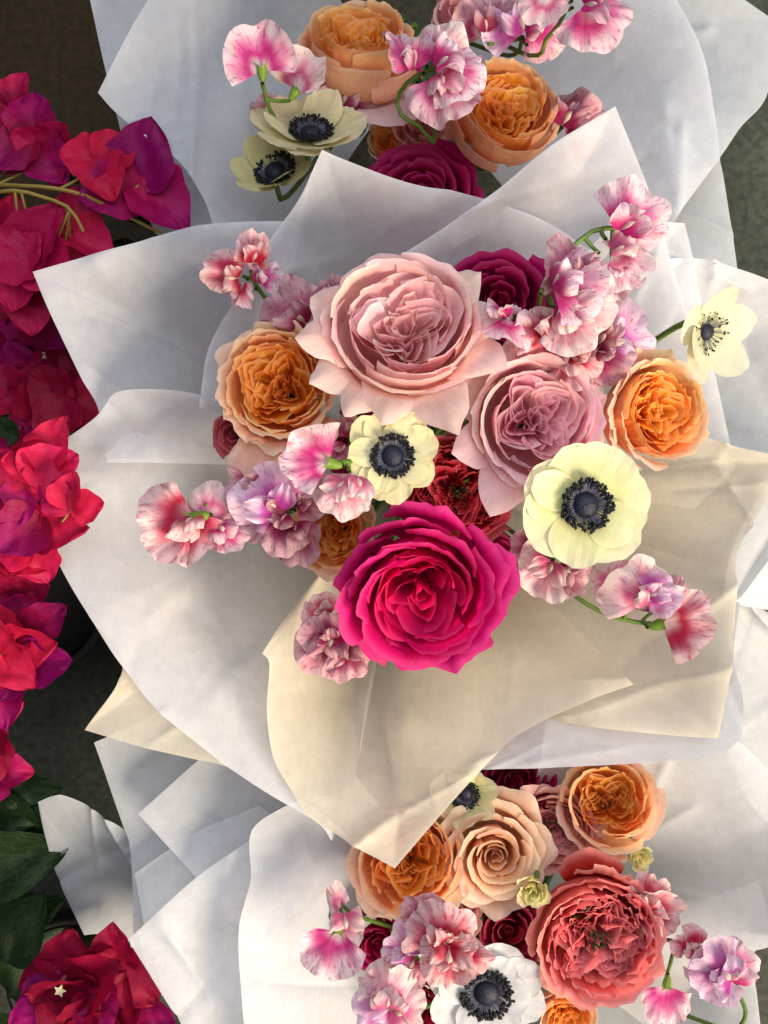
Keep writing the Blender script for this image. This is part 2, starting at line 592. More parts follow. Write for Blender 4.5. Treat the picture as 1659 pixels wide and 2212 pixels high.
sheet("white paper sheet with outermost left corner over the bougainvillea", 'C',
      [(640, 476, .318), (520, 482, .320), (420, 492, .322), (300, 525, .325), (190, 555, .328), (72, 588, .330, 'c'), (117, 697, .327), (176, 819, .323), (214, 888, .320), (230, 1000, .314)],
      M_PAPER, seed=4, wave=.011, creases=[(500, 620, 430, 860, -.014, 30), (250, 600, 330, 720, .005, 60)])
sheet("white paper sheet with point leaning over the upper bouquet", 'C',
      [(430, 880, .328), (440, 800, .330), (455, 740, .332), (500, 660, .335), (580, 525, .340), (650, 430, .346), (697, 330, .352, 'c'), (760, 352, .351), (900, 400, .348), (1054, 433, .338), (1180, 480, .326), (1300, 560, .315)],
      M_PAPER, seed=5, wave=.007, power=1.35, creases=[(600, 640, 1050, 440, .006, 26), (720, 350, 640, 640, .005, 30)])
sheet("cream paper sheet whose corner juts out at lower left above the floor", 'C',
      [(190, 1330, .305), (265, 1442, .306), (183, 1577, .310, 'c'), (308, 1614, .306), (422, 1641, .304), (477, 1652, .303), (640, 1700, .300), (700, 1730, .298)],
      M_CREAM_LIT, seed=6, wave=.005, creases=[(265, 1445, 560, 1640, .005, 16)])
sheet("broad white paper sheet folding over beside the bougainvillea", 'C',
      [(520, 940, .330), (470, 870, .334), (400, 846, .336), (300, 840, .337), (240, 852, .335), (205, 900, .332), (140, 952, .329, 'c'), (90, 1080, .326), (110, 1174, .325), (151, 1261, .323), (205, 1350, .321), (265, 1440, .318), (340, 1530, .316), (480, 1648, .312, 'c'), (590, 1722, .309), (686, 1781, .306), (716, 1820, .305, 'c'), (760, 1720, .305)],
      M_PAPER, seed=7, wave=.012, creases=[(150, 965, 640, 985, .005, 16), (270, 880, 330, 960, -.006, 30), (400, 1300, 520, 1420, -.008, 60)])
sheet("white paper sheet with rounded lower right corner above the lower bouquet", 'C',
      [(760, 1630, .17), (880, 1652, .235), (1039, 1658, .300), (1200, 1654, .305), (1369, 1646, .307), (1537, 1628, .309), (1586, 1602, .309), (1601, 1575, .308), (1600, 1500, .306), (1580, 1420, .305), (1592, 1300, .304)],
      M_PAPER, seed=8, wave=.004, curl=.004)
sheet("cream paper sheet with long straight right edge under the trailing sweet pea", 'C',
      [(1300, 880, .335), (1420, 910, .332), (1574, 960, .326), (1659, 980, .322), (1720, 1000, .320, 'c'), (1659, 1080, .318), (1593, 1193, .325), (1588, 1300, .324), (1580, 1395, .322), (1563, 1527, .319), (1550, 1594, .317, 'c'), (1456, 1588, .315), (1303, 1572, .306), (1200, 1556, .285), (1080, 1540, .235), (950, 1540, .20)],
      M_CREAM_LIT, seed=9, wave=.006, creases=[(1500, 930, 1593, 1200, .006, 10), (1593, 1195, 1300, 1480, .005, 14), (1580, 1400, 1020, 1600, .006, 22)])
sheet("cream paper sheet pointing down over the lower roses", 'C',
      [(700, 1230, .315), (617, 1334, .322), (566, 1412, .326, 'c'), (581, 1436, .325), (575, 1526, .322), (580, 1590, .320), (592, 1645, .318), (625, 1702, .317), (669, 1764, .317), (738, 1808, .318), (853, 1875, .320, 'c'), (949, 1762, .316), (1039, 1659, .315), (1110, 1590, .315), (1230, 1530, .315), (1370, 1480, .315)],
      M_CREAM_LIT, seed=10, wave=.007, creases=[(720, 1810, 1000, 1640, .006, 16), (1000, 1620, 1250, 1510, .006, 22), (600, 1480, 900, 1560, -.004, 60)])

# ---- upper bouquet
sheet("large white back paper sheet with far right corner over dark floor", 'T',
      [(1380, -240, .215), (1480, -90, .215), (1607, 0, .215), (1670, 45, .215, 'c'), (1659, 200, .213), (1600, 275, .212), (1555, 341, .210), (1460, 470, .205)],
      M_PAPER, seed=11, wave=.005)
sheet("white paper sheet hanging straight beside the dark floor at upper right", 'T',
      [(1520, 240, .19), (1555, 345, .19), (1575, 460, .188), (1592, 580, .185, 'c'), (1470, 700, .18), (1350, 740, .18)],
      M_PAPER, seed=12, wave=.004)
sheet("tall white paper sheet with creased right edge behind the ruffled sweet pea", 'T',
      [(1250, -260, .25), (1400, -120, .25), (1467, 0, .25), (1521, 125, .248), (1545, 250, .245), (1556, 343, .243, 'c'), (1482, 437, .238), (1400, 560, .225), (1250, 640, .215)],
      M_PAPER, seed=13, wave=.010, creases=[(1300, 60, 1340, 330, .008, 22), (1440, 280, 1330, 420, -.010, 20), (1480, 150, 1500, 420, .004, 30)])
sheet("white back paper sheet against the brown floor at upper left", 'T',
      [(420, -260, .205), (300, -150, .205), (190, -20, .205, 'c'), (228, 155, .203), (255, 262, .20), (272, 330, .198), (300, 420, .196), (336, 505, .195, 'c'), (450, 600, .19)],
      M_PAPER, seed=14, wave=.004)
sheet("white paper sheet with blunt left corner behind the anemones", 'T',
      [(560, -220, .24), (440, -140, .24), (320, 0, .24), (212, 201, .238, 'c'), (250, 243, .236), (320, 300, .233), (388, 350, .23), (440, 430, .226), (480, 520, .22), (600, 620, .21)],
      M_PAPER, seed=15, wave=.006, creases=[(382, -40, 384, 480, .005, 10), (384, 380, 440, 480, -.004, 10)])

# ---- lower bouquet
sheet("grey shaded paper sheet with upper left corner beneath the cream corner", 'B',
      [(420, 1480, .205), (300, 1560, .205), (202, 1605, .205, 'c'), (235, 1700, .203), (264, 1779, .20), (281, 1828, .198), (288, 1930, .195), (290, 2030, .19), (330, 2150, .185)],
      M_PAPER, seed=21, wave=.005)
sheet("square cornered white paper sheet below the jutting cream corner", 'B',
      [(620, 1500, .232), (520, 1565, .230), (427, 1643, .228), (297, 1760, .226, 'c'), (360, 1828, .224), (422, 1895, .222), (480, 1960, .218), (560, 2060, .21)],
      M_PAPER, seed=22, wave=.004)
sheet("small white paper corner tucked between two larger lower sheets", 'B',
      [(560, 1740, .215), (440, 1790, .215), (361, 1838, .214), (290, 1888, .213, 'c'), (305, 1965, .210), (322, 2045, .208), (360, 2120, .204), (420, 2200, .20)],
      M_PAPER, seed=23, wave=.003)
sheet("front white paper sheet with sharp left corner over the bougainvillea", 'B',
      [(700, 1720, .246), (612, 1770, .244), (534, 1818, .242), (422, 1898, .239), (277, 2029, .235, 'c'), (325, 2105, .232), (392, 2212, .228), (450, 2300, .224), (560, 2420, .22)],
      M_PAPER, seed=24, wave=.006, creases=[(330, 2080, 430, 2260, .004, 14), (480, 1880, 440, 2080, .004, 30)])
sheet("white paper sheet with soft wavy left lip beside the lower roses", 'B',
      [(760, 1660, .268), (690, 1705, .266), (612, 1741, .263), (558, 1775, .260), (540, 1812, .258), (543, 1893, .256), (530, 1945, .254), (518, 1995, .252), (517, 2056, .250), (524, 2140, .248), (532, 2215, .246), (560, 2330, .24), (640, 2450, .235)],
      M_PAPER, seed=25, wave=.006, curl=.004, creases=[(640, 1800, 700, 2150, -.006, 50)])
sheet("broad white paper sheet to the right of the lower roses", 'B',
      [(1180, 1560, .262), (1330, 1540, .262), (1480, 1540, .260), (1586, 1595, .256), (1659, 1664, .252), (1730, 1740, .248, 'c'), (1740, 1900, .245), (1720, 2020, .243, 'c'), (1659, 2048, .243), (1608, 2064, .242), (1500, 2130, .238), (1420, 2230, .234)],
      M_PAPER, seed=26, wave=.005, power=1.3, creases=[(1560, 1800, 1400, 2000, .004, 30), (1480, 1660, 1460, 1800, .004, 12)])
sheet("low white paper sheet behind the lower right sweet pea", 'B',
      [(1640, 1900, .20), (1660, 2000, .20), (1628, 2070, .20), (1636, 2150, .198), (1645, 2230, .195, 'c'), (1560, 2330, .19), (1400, 2400, .185)],
      M_PAPER, seed=27, wave=.003)
# ---- neighbours at the frame's right and left
sheet("white paper edge of a neighbouring bouquet beside dark floor gap", 'R',
      [(1760, 960, .25), (1690, 1010, .25), (1630, 1090, .25), (1580, 1195, .25), (1560, 1300, .248, 'c'), (1597, 1292, .25), (1659, 1212, .25), (1730, 1130, .25), (1800, 1060, .25)],
      M_PAPER, seed=31, wave=.004)
sheet("shadowed white paper sheet below the dark floor gap", 'R',
      [(1800, 1440, .225), (1700, 1395, .225), (1650, 1345, .225), (1600, 1292, .225), (1560, 1300, .222, 'c'), (1550, 1420, .22), (1560, 1560, .218), (1600, 1700, .215), (1680, 1800, .21), (1760, 1860, .21)],
      M_PAPER, seed=32, wave=.006, creases=[(1610, 1310, 1659, 1420, .006, 14)])
sheet("rolled white paper standing alone on the floor beside the leaves", 'L',
      [(300, 1880, .185), (275, 1800, .19), (264, 1787, .192), (200, 1745, .196), (141, 1720, .198), (117, 1719, .197), (81, 1733, .190, 'c'), (100, 1815, .17), (128, 1905, .15), (176, 2011, .12), (215, 2090, .10), (250, 2180, .08)],
      M_PAPER, seed=33, wave=.004, power=1.2, creases=[(120, 1730, 215, 2060, .007, 14)])

# ------------------------------------------------------------------ roses
def lip_petal(r, phi, wang, r_rim, z_rim, L, bend, side=0.35, spiral=0.06, ruffle=0.0, freq=3, point=0.0, roll=0.0, bulge=0.5, zb=-0.95, nu=15, nv=15, vc=0.55, notch=0.0, cup=0.0, tri=0.0, op=0.0):
    """a rose petal: a cup wall from the base to the rim, then a lip bending outwards; unit rose, axis z"""
    u = np.linspace(-1, 1, nu)[:, None]
    v = np.linspace(0, 1, nv)[None, :]
    au = np.abs(u)
    vm = v * (1 - side * au ** 2.6)
    # cup wall (quadratic Bezier in r,z)
    tc = np.clip(vm / vc, 0, 1)
    r0, z0 = 0.06, zb
    r1, z1 = r_rim * (1.0 + 0.10 * bulge) * (1 - op), z_rim - (z_rim - zb) * (0.62)
    rr = (1 - tc) ** 2 * r0 + 2 * tc * (1 - tc) * r1 + tc ** 2 * r_rim
    zz = (1 - tc) ** 2 * z0 + 2 * tc * (1 - tc) * z1 + tc ** 2 * z_rim
    # lip: arc of length L turning by `bend`
    tl = np.clip((vm - vc) / (1 - vc), 0, 1)
    a0 = math.atan2(z_rim - z1, r_rim - r1 + 1e-6)
    Lu = L * (1 + point * np.exp(-(u / 0.22) ** 2) - 0.15 * point * au) * (1 - notch * np.exp(-(u / 0.16) ** 2))
    Lu = Lu * lerp(1.0, 1.25 * (1 - au) ** 0.95 + 0.12, tri)
    bd = bend * (1 + roll * au ** 1.5)
    k = 24
    q = (np.arange(k) + 0.5) / k
    ang = a0 - bd[..., None] * (tl[..., None] * q)          # heading along the arc
    rr = rr + Lu * tl * np.cos(ang).mean(-1)
    zz = zz + Lu * tl * np.sin(ang).mean(-1)
    ph1, ph2, ph3 = r.uniform(0, 6.28, 3)
    e = (v ** 3)
    wv = np.sin(freq * u * PI + ph1) + 0.6 * np.sin(freq * 1.9 * u * PI + ph2) + 0.3 * np.sin(freq * 3.7 * u * PI + ph3)
    rr = rr + ruffle * e * wv
    zz = zz + ruffle * 0.7 * e * np.roll(wv, 1, 0)
    zz = zz + cup * au ** 2 * v
    th = phi + wang * u * (0.30 + 0.70 * sstep(0, 0.6, v)) + 0.02 * wv * e * (ruffle > 0)
    rr = rr * (1 + spiral * u * v)
    return np.stack([rr * np.cos(th), rr * np.sin(th), zz + 0 * u], -1), v + 0 * u

def fold_petal(r, th, rho, a, depth, z_rim, ruffle, freq, zdip=0.42, pinch=0.30, lean=0.0, nu=23, nv=9, zin=-0.10):
    """inner petal of a quartered rose: a rim that loops like a U open towards the eye, wall falling to the base"""
    s = np.linspace(-1, 1, nu)[:, None]
    v = np.linspace(0, 1, nv)[None, :]
    p1, p2, p3 = r.uniform(0, 6.28, 3)
    wv = np.sin(freq * s * PI + p1) + 0.7 * np.sin(freq * 1.7 * s * PI + p2) + 0.4 * np.sin(freq * 3.1 * s * PI + p3)
    tau = a * np.sin(s * 1.35) * (1 + 0.12 * np.sin(p3))
    R = rho - depth * np.abs(s) ** 1.7
    e = v ** 2
    tau = tau * (pinch + (1 - pinch) * v ** 0.7) + ruffle * wv * e * 0.9
    R = R * (0.55 + 0.45 * v ** 0.6) + ruffle * np.roll(wv, 3, 0) * e + lean * v ** 3
    z = z_rim - zdip * (1 - v) ** 1.2 + zin * np.abs(s) ** 1.5 * v + ruffle * 0.5 * np.roll(wv, 6, 0) * e
    c, sn = math.cos(th), math.sin(th)
    return np.stack([R * c - tau * sn, R * sn + tau * c, z], -1), v + 0 * s

def add_petal(root, P, v, M, ctr, R, ci, co, edge=None, edge_amt=0.0, jit=0.05, r=None, mat=None, name="petal", label=None):
    Wd = ctr + (P * R) @ M.T
    t = np.clip(v, 0, 1)[..., None]
    C = ci * (1 - t) + co * t
    if edge is not None:
        C = lerp(C, edge, edge_amt * sstep(0.80, 1.0, t))
    C = C * (1 + jit * r.normal()) * (1 + 0.04 * r.normal(size=3))
    o = grid_obj(name, Wd, mat or M_ROSE, root, np.clip(C, 0.001, 0.95))
    if label:
        o["label"] = label
    return o

def stem_to(root, ctr, axis, R, bq, r0=0.0032, mat=None, depth=0.9):
    a = ctr - axis * R * depth
    ap = APEX[bq]
    jx, jy = random.uniform(-.012, .012), random.uniform(-.012, .012)
    b = np.array([ap[0] + jx, ap[1] + jy, 0.10])
    f = np.array([ap[0] + jx * 1.5, ap[1] + jy * 1.5, 0.004])
    m = lerp(a, b, .4) + np.array([0, 0, -0.035])
    tube("stem", [a + axis * 0.004, a - axis * 0.02, m, b, f], r0, r0 * 1.2, mat or M_STEM_DK, root, n=40)

def sepals(root, ctr, M, R, zb=-0.9, n=5, size=0.20):
    for i in range(n):
        u = np.linspace(-1, 1, 5)[:, None]
        v = np.linspace(0, 1, 7)[None, :]
        w = 0.14 * np.sin(np.clip(v * 0.9 + 0.12, 0, 1) * PI) ** 0.8
        rad = 0.10 + size * v
        z = zb + 0.02 + 0.10 * v ** 2 + 0 * u
        th = i * 2 * PI / n
        x, y = rad + 0 * u, w * u
        P = np.stack([x * math.cos(th) - y * math.sin(th), x * math.sin(th) + y * math.cos(th), z], -1)
        grid_obj("sepal", ctr + (P * R) @ M.T, M_CALYX, root)

def rose_base(label, x, y, z, rpx, tilt, spin, bq, name="rose", group=None, drop=0.0):
    ctr = W(x, y, z)
    R = rpx * kpx(z) * 1.10
    ax = tilt_axis(*tilt)
    M = frame(ax, spin)
    ap = APEX[bq]
    root = thing(name, label, "rose", (float(ap[0]), float(ap[1]), 0.0), group)
    stem_to(root, ctr, ax, R, bq, depth=1.08)
    sepals(root, ctr, M, R, zb=-1.06)
    return root, ctr, R, ax, M

def spiral_rose(label, x, y, z, rpx, tilt, spin, bq, seed, cols, n=34, lip=(0.06, 0.24), zfall=0.42, point=0.0, ruffle=0.012, rmin=0.10, rmax=0.80, heart=5, bend=(1.2, 2.1), zc=-0.10, loose=0.03, name="rose", group=None):
    """cols: inner base, inner tip, outer base, outer tip, edge"""
    r = np.random.default_rng(seed)
    root, ctr, R, ax, M = rose_base(label, x, y, z, rpx, tilt, spin, bq, name, group)
    ib, it, ob, ot, ed = cols
    for i in range(n):
        f = i / (n - 1)
        rr = lerp(rmin, rmax, f ** 0.85) * (1 + loose * r.normal())
        zr = zc + 0.10 * math.sin(min(f * 2.2, 1) * PI / 2) - zfall * f ** 2.2 + r.normal() * (0.008 + loose * .6)
        P, v = lip_petal(r, i * 2.39996 + r.normal() * (0.08 + 4 * loose), lerp(1.25, 0.66, f ** 0.6), rr, zr,
                         lerp(lip[0], lip[1], f) * r.uniform(.85, 1.15), lerp(bend[0], bend[1], f), side=r.uniform(.16, .32), spiral=0.08 + 2.2 * loose * r.uniform(.3, 1.2),
                         ruffle=ruffle * (0.5 + f), freq=r.uniform(1.2, 2.6), point=point * r.uniform(.5, 1.3) * f, roll=0.25, nu=17, nv=15)
        add_petal(root, P, v, M, ctr, R, lerp(ib, ob, f), lerp(it, ot, f), ed, 0.5, 0.05, r)
    for k in range(heart):
        P, v = fold_petal(r, k * 1.9 + r.normal() * .4, rmin * r.uniform(.5, 1.35), rmin * r.uniform(.4, .9), rmin * r.uniform(.9, 1.7), zc + r.uniform(-.03, .08), 0.10 * rmin, 1.1, zdip=0.40, nu=25)
        add_petal(root, P, v, M, ctr, R, ib, it, ed, 0.4, 0.05, r)
    return root

def garden_rose(label, x, y, z, rpx, tilt, spin, bq, seed, cols, quarters=4, nest=4, outer=12, mid=7, cup=0.62, ruffle_in=0.017, freq_in=2.2, ruffle_out=0.012, point=0.0, lip=(0.10, 0.30),
                bend=(0.9, 1.7), zfall=0.35, zin=-0.10, eye=False, rout=0.78, flat=False, name="rose", group=None, quarter_ang=None, heart=7, tri=0.0, dirlip=(0, 0), extra=(), loose=0.0):
    """cupped rose: smooth guard petals, ruffled ring, and an eye of folded nested quarters.
    cols: inner base, inner tip, mid base, mid tip, outer base, outer tip, edge"""
    r = np.random.default_rng(seed)
    root, ctr, R, ax, M = rose_base(label, x, y, z, rpx, tilt, spin, bq, name, group)
    ib, it, mb, mt, ob, ot, ed = cols
    # guard petals
    for (deg, reach, e_tri, e_w, e_z, e_cols) in extra:
        rr_ = rout * .98
        e_z = -zfall + .25 * e_z + .02
        L_ = (reach - rr_) / .72
        P, v = lip_petal(r, math.radians(deg) - spin, e_w, rr_, e_z, L_ / (1.37 if e_tri > .5 else 1.0), 1.15, op=.38, side=.12, spiral=.03, ruffle=.007 if e_tri > .5 else .02, freq=1.6, tri=e_tri, roll=.25, nu=23, nv=19, zb=-.95)
        add_petal(root, P, v, M, ctr, R, *(e_cols or (ob, ot)), ed, .4, .03, r)
    for i in range(outer):
        f = i / max(1, outer - 1)
        rr = lerp(cup, rout, f) * (1 + loose * r.normal())
        ph_ = i * 2.39996 + r.normal() * .12
        dl = 1 + dirlip[1] * math.cos(ph_ + spin - dirlip[0]) * f
        P, v = lip_petal(r, ph_, lerp(0.72, 0.62, f), rr, lerp(0.02, -zfall, f ** 1.3) + r.normal() * (.02 + .4 * loose),
                         lerp(lip[0], lip[1], f) * r.uniform(.8, 1.2) * dl, tri=tri * f ** .5 if tri else 0, bend=lerp(bend[0], bend[1], f), side=r.uniform(.16, .28), spiral=0.08 + 1.5 * loose * r.uniform(0, 1.5),
                         ruffle=ruffle_out * (0.6 + f), freq=r.uniform(1.5, 3.2), point=point * r.uniform(.6, 1.3), roll=0.35 if point else 0.15, nu=21, nv=15)
        add_petal(root, P, v, M, ctr, R, lerp(mb, ob, f), lerp(mt, ot, f), ed, 0.45, 0.04, r)
    # ruffled ring inside the cup
    for i in range(mid):
        f = i / max(1, mid - 1)
        rr = lerp(cup * 0.72, cup * 0.96, f)
        P, v = lip_petal(r, i * 2.39996 + r.normal() * .2, 0.62, rr, lerp(-0.03, 0.03, f) + r.normal() * .02, lerp(.05, .10, f), r.uniform(.4, 1.1),
                         side=r.uniform(.10, .22), spiral=0.12, ruffle=ruffle_in * 0.9, freq=freq_in * r.uniform(.9, 1.5), nu=23, nv=12)
        add_petal(root, P, v, M, ctr, R, lerp(ib, mb, f), lerp(it, mt, f), ed, 0.3, 0.05, r)
    # folded quarters
    qa = quarter_ang if quarter_ang is not None else [k * 2 * PI / quarters + r.normal() * .15 for k in range(quarters)]
    Q = len(qa)
    for k, th in enumerate(qa):
        amax = cup * 0.80 * math.sin(PI / Q) * r.uniform(.95, 1.15)
        for j in range(nest):
            g = (j + 1) / nest
            P, v = fold_petal(r, th + r.normal() * .12, cup * lerp(.46, .90, g) * r.uniform(.92, 1.06), amax * lerp(.14, 1.0, g ** 1.1) * r.uniform(.85, 1.15), cup * lerp(.30, .70, g) * r.uniform(.85, 1.15),
                              zin + lerp(-.03, .09, g) + r.normal() * .03, ruffle_in * lerp(.6, 1.0, g), freq_in * r.uniform(.8, 1.3), lean=0.03 * r.uniform(-1, 1), nu=27)
            add_petal(root, P, v, M, ctr, R, ib, it, ed, 0.35, 0.06, r)
    for k in range(heart):
        P, v = fold_petal(r, r.uniform(0, 6.28), cup * r.uniform(.12, .34), cup * r.uniform(.10, .24), cup * r.uniform(.2, .4), zin - r.uniform(-.02, .08), ruffle_in, freq_in, zdip=.4)
        add_petal(root, P, v, M, ctr, R, ib, it, ed, 0.3, 0.06, r)
    if eye:
        rr = r
        pts, fcs = [], []
        for k in range(26):
            a, q = rr.uniform(0, 6.28), cup * 0.17 * math.sqrt(rr.uniform(0, 1))
            b = np.array([q * math.cos(a), q * math.sin(a), zin - .05])
            t_ = b + np.array([rr.normal() * .02, rr.normal() * .02, .10])
            w = .016
            n0 = len(pts)
            for d in ((w, 0, 0), (0, w, 0), (-w, 0, 0), (0, -w, 0)):
                pts.append(b + np.array(d))
            for d in ((w, 0, 0), (0, w, 0), (-w, 0, 0), (0, -w, 0)):
                pts.append(t_ + np.array(d) * .6)
            for e in range(4):
                fcs.append((n0 + e, n0 + (e + 1) % 4, n0 + 4 + (e + 1) % 4, n0 + 4 + e))
            fcs.append((n0 + 4, n0 + 5, n0 + 6, n0 + 7))
        o = mesh_obj("stamens", ctr + (np.array(pts) * R) @ M.T, fcs, M_GREENEYE, root)
        o["kind"] = "stuff"
    return root

H = lin
FUCHSIA = (H('#b8003c'), H('#dc0a5c'), H('#b4004e'), H('#d80f78'), H('#ee3f96'))
MAGENTA = (H('#8c0032'), H('#b0084c'), H('#8c0040'), H('#b00a5c'), H('#c83a80'))
PINK = (H('#f6aeb0'), H('#fdd0d0'), H('#fabec0'), H('#ffd8d6'), H('#fcc8be'), H('#ffdcd4'), H('#ffeae4'))
MAUVE = (H('#f6a2b2'), H('#fdc8d2'), H('#f8b4be'), H('#ffd4da'), H('#fcc2c2'), H('#ffd8d6'), H('#ffe6e4'))
JULIET = (H('#f48a12'), H('#ffb648'), H('#faa44e'), H('#ffcc94'), H('#fab68c'), H('#ffd6bc'), H('#ffe8d0'))
JULIET2 = (H('#f48a14'), H('#ffb64a'), H('#faa654'), H('#ffcc9a'), H('#fab894'), H('#ffd6be'), H('#ffe6d2'))
CRIMSON = (H('#b41024'), H('#d84458'), H('#c42034'), H('#e05c68'), H('#cc444c'), H('#e4767c'), H('#f2a0a6'))
CORAL = (H('#cc444c'), H('#ec8a92'), H('#da5a58'), H('#f29694'), H('#de645c'), H('#f49c90'), H('#fac0b8'))
PEACH = (H('#eaa25e'), H('#fccc9a'), H('#f8be98'), H('#fedac2'), H('#ffe8d8'))
DUSTY = (H('#dc8c90'), H('#f0b0b2'), H('#e69c9c'), H('#f5c0bc'), H('#eca8a2'), H('#f8c8be'), H('#fad8ce'))

# middle bouquet roses (behind to front)
spiral_rose("deep magenta rose tucked behind the pale pink rose under the tall sweet peas", 1085, 640, .352, 138, (.05, -.25), .4, 'C', 101, MAGENTA, n=24)
spiral_rose("magenta petals of a rose hidden under the wide cream anemone", 1075, 1215, .335, 80, (.2, .1), 1.0, 'C', 102, MAGENTA, n=12, heart=2)
garden_rose("small orange rose peeping from under the white anemone and fuchsia rose", 712, 1150, .350, 108, (-.30, .05), .3, 'C', 103, JULIET2, outer=9, mid=8)
spiral_rose("dusky red rosebud almost hidden under the left orange rose", 500, 940, .338, 60, (-.4, .2), 2.0, 'C', 104, (H('#9c3040'), H('#c05a64'), H('#a83c48'), H('#c8646c'), H('#d88088')), n=12, heart=2)
garden_rose("crimson densely ruffled rose with black eye above the fuchsia rose", 992, 1062, .358, 138, (-.02, .10), .8, 'C', 105, CRIMSON, quarters=5, nest=5, outer=9, mid=11, cup=.72,
            ruffle_in=.030, freq_in=2.6, ruffle_out=.025, eye=True, heart=4, lip=(.08, .2))
garden_rose("orange rose with ruffled peach rim beside the far left sweet peas", 597, 826, .372, 150, (-.12, -.10), 1.1, 'C', 106, JULIET, outer=14, mid=10, ruffle_out=.022, lip=(.10, .30), rout=.74, extra=[(-105, 1.32, .25, .42, -.45, (H('#f0ac90'), H('#f6c4ac'))), (-60, 1.0, .2, .5, -.4, None)])
garden_rose("orange rose turned right at the cream paper's edge", 1432, 888, .372, 138, (.38, .02), .2, 'C', 107, JULIET, outer=13, mid=10, ruffle_out=.02, rout=.74)
garden_rose("mauve pink quartered rose touching the wide cream anemone", 1164, 903, .388, 165, (.10, .0), .35, 'C', 108, MAUVE, quarters=4, nest=5, outer=14, mid=9, cup=.66, zin=-.05, point=.15, tri=.4, lip=(.10, .26), ruffle_in=.012, freq_in=1.6, ruffle_out=.010, rout=.70,
            quarter_ang=[.25, 1.75, 3.2, 4.8], extra=[(155, 1.10, 1, .55, 0, None), (-157, 1.06, 1, .5, .1, None), (-117, 1.20, 1, .56, -.1, None), (-90, 1.02, .9, .55, 0, None), (107, 1.0, .9, .6, 0, None), (30, .96, .8, .6, 0, None), (65, .94, .8, .6, -.1, None)])
garden_rose("pale pink rose with pointed outer petals above the small anemone", 872, 690, .395, 188, (.03, -.32), .1, 'C', 109, PINK, quarters=4, nest=5, outer=11, mid=8, cup=.68, point=.12, tri=.3, lip=(.10, .18), bend=(.9, 1.45), ruffle_in=.013, freq_in=1.6, ruffle_out=.010, rout=.76, zfall=.24, zin=-.07,
            extra=[(-100, 1.16, 1, .44, -.1, None), (-68, 1.32, 1, .50, -.25, None), (-26, 1.14, 1, .46, 0, None), (-168, 1.10, 1, .44, .1, None), (-143, 1.14, 1, .46, -.3, None), (-120, 1.16, 1, .42, -.3, None), (34, .98, 1, .40, .2, None), (4, 1.02, 1, .44, .1, None), (165, 1.0, .8, .5, .1, None)])
garden_rose("large fuchsia rose in front of the middle bouquet", 912, 1294, .390, 200, (.0, .34), .6, 'C', 112, (H('#c80450'), H('#e2146c'), H('#c40456'), H('#e01478'), H('#bc0468'), H('#da1286'), H('#f05aa0')),
            quarters=3, nest=3, outer=19, mid=8, cup=.52, lip=(.16, .28), bend=(.95, 1.7), ruffle_in=.016, freq_in=1.0, ruffle_out=.016, rout=.76, zfall=.40, zin=-.05, heart=3, quarter_ang=[.3, 2.5, 4.4], point=.16, loose=.035)

# upper bouquet roses
spiral_rose("small blush rose behind the speckled sweet peas of the upper bouquet", 1000, 20, .245, 80, (.1, -.3), .4, 'T', 121, (H('#d88a8c'), H('#eab0b0'), H('#e09a98'), H('#f0bcb8'), H('#f8d0c8')), n=14, heart=3)
garden_rose("dusky pink rose deep between the two orange upper roses", 915, 255, .245, 85, (.0, -.2), .4, 'T', 122, DUSTY, outer=9, mid=7, ruffle_in=.01)
garden_rose("little burnt orange rose beside the upper anemones", 832, 300, .245, 50, (.0, -.2), .9, 'T', 123, JULIET2, outer=6, mid=5, nest=4)
garden_rose("orange rose with long smooth peach petals at the top edge", 776, 70, .272, 148, (.02, -.60), .5, 'T', 124, JULIET2, outer=12, mid=9, cup=.60, zfall=.5, bend=(.3, .9), lip=(.10, .26), ruffle_out=.006, extra=[(172, 1.1, .1, .5, -.4, None), (-62, 1.12, .3, .5, -.7, (H('#f2cfc4'), H('#f6dcd4')))])
garden_rose("deep orange rose leaning on the white paper point", 1096, 226, .285, 140, (.14, -.26), 1.3, 'T', 125, JULIET2, outer=12, mid=10, cup=.64, zfall=.45, bend=(.3, 1.0), lip=(.10, .24), ruffle_out=.008)
spiral_rose("dark fuchsia rose half covered by the leaning paper point", 912, 410, .275, 145, (.0, -.25), 1.0, 'T', 126, MAGENTA, n=30)

# lower bouquet roses
spiral_rose("deep magenta rose half under the white paper edge", 1115, 1690, .225, 110, (.0, .1), .3, 'B', 141, MAGENTA, n=18)
garden_rose("rosy pink rose squeezed between two peach roses", 1200, 1800, .240, 100, (.0, .05), .9, 'B', 142, DUSTY, outer=12, mid=9, point=.5, ruffle_in=.01, lip=(.1, .36))
garden_rose("orange rose below the tip of the cream paper", 882, 1862, .262, 138, (-.08, -.22), .2, 'B', 143, JULIET2, outer=13, mid=9, ruffle_out=.014, lip=(.10, .30), zfall=.4)
spiral_rose("pale peach rose with neat swirl in the lower bouquet", 1072, 1856, .266, 130, (.0, .02), .2, 'B', 144, PEACH, n=30, zfall=.5, lip=(.05, .30), point=.35, rmax=.74)
garden_rose("orange rose with broad peach guard petals by the white paper", 1318, 1728, .252, 124, (-.10, -.42), .7, 'B', 145, JULIET2, outer=13, mid=8, cup=.58, lip=(.10, .30), zfall=.45)
spiral_rose("magenta rose hiding behind the lower left sweet peas", 820, 2045, .225, 80, (-.1, .1), .1, 'B', 146, MAGENTA, n=16)
spiral_rose("dark red rose below the lower sweet peas", 900, 2190, .215, 75, (-.1, .1), .5, 'B', 147, (H('#700018'), H('#980828'), H('#780020'), H('#a00c34'), H('#b03050')), n=14)
garden_rose("half seen peach rose at the bottom edge", 1225, 2205, .235, 75, (.0, .2), .5, 'B', 148, JULIET2, outer=9, mid=6)
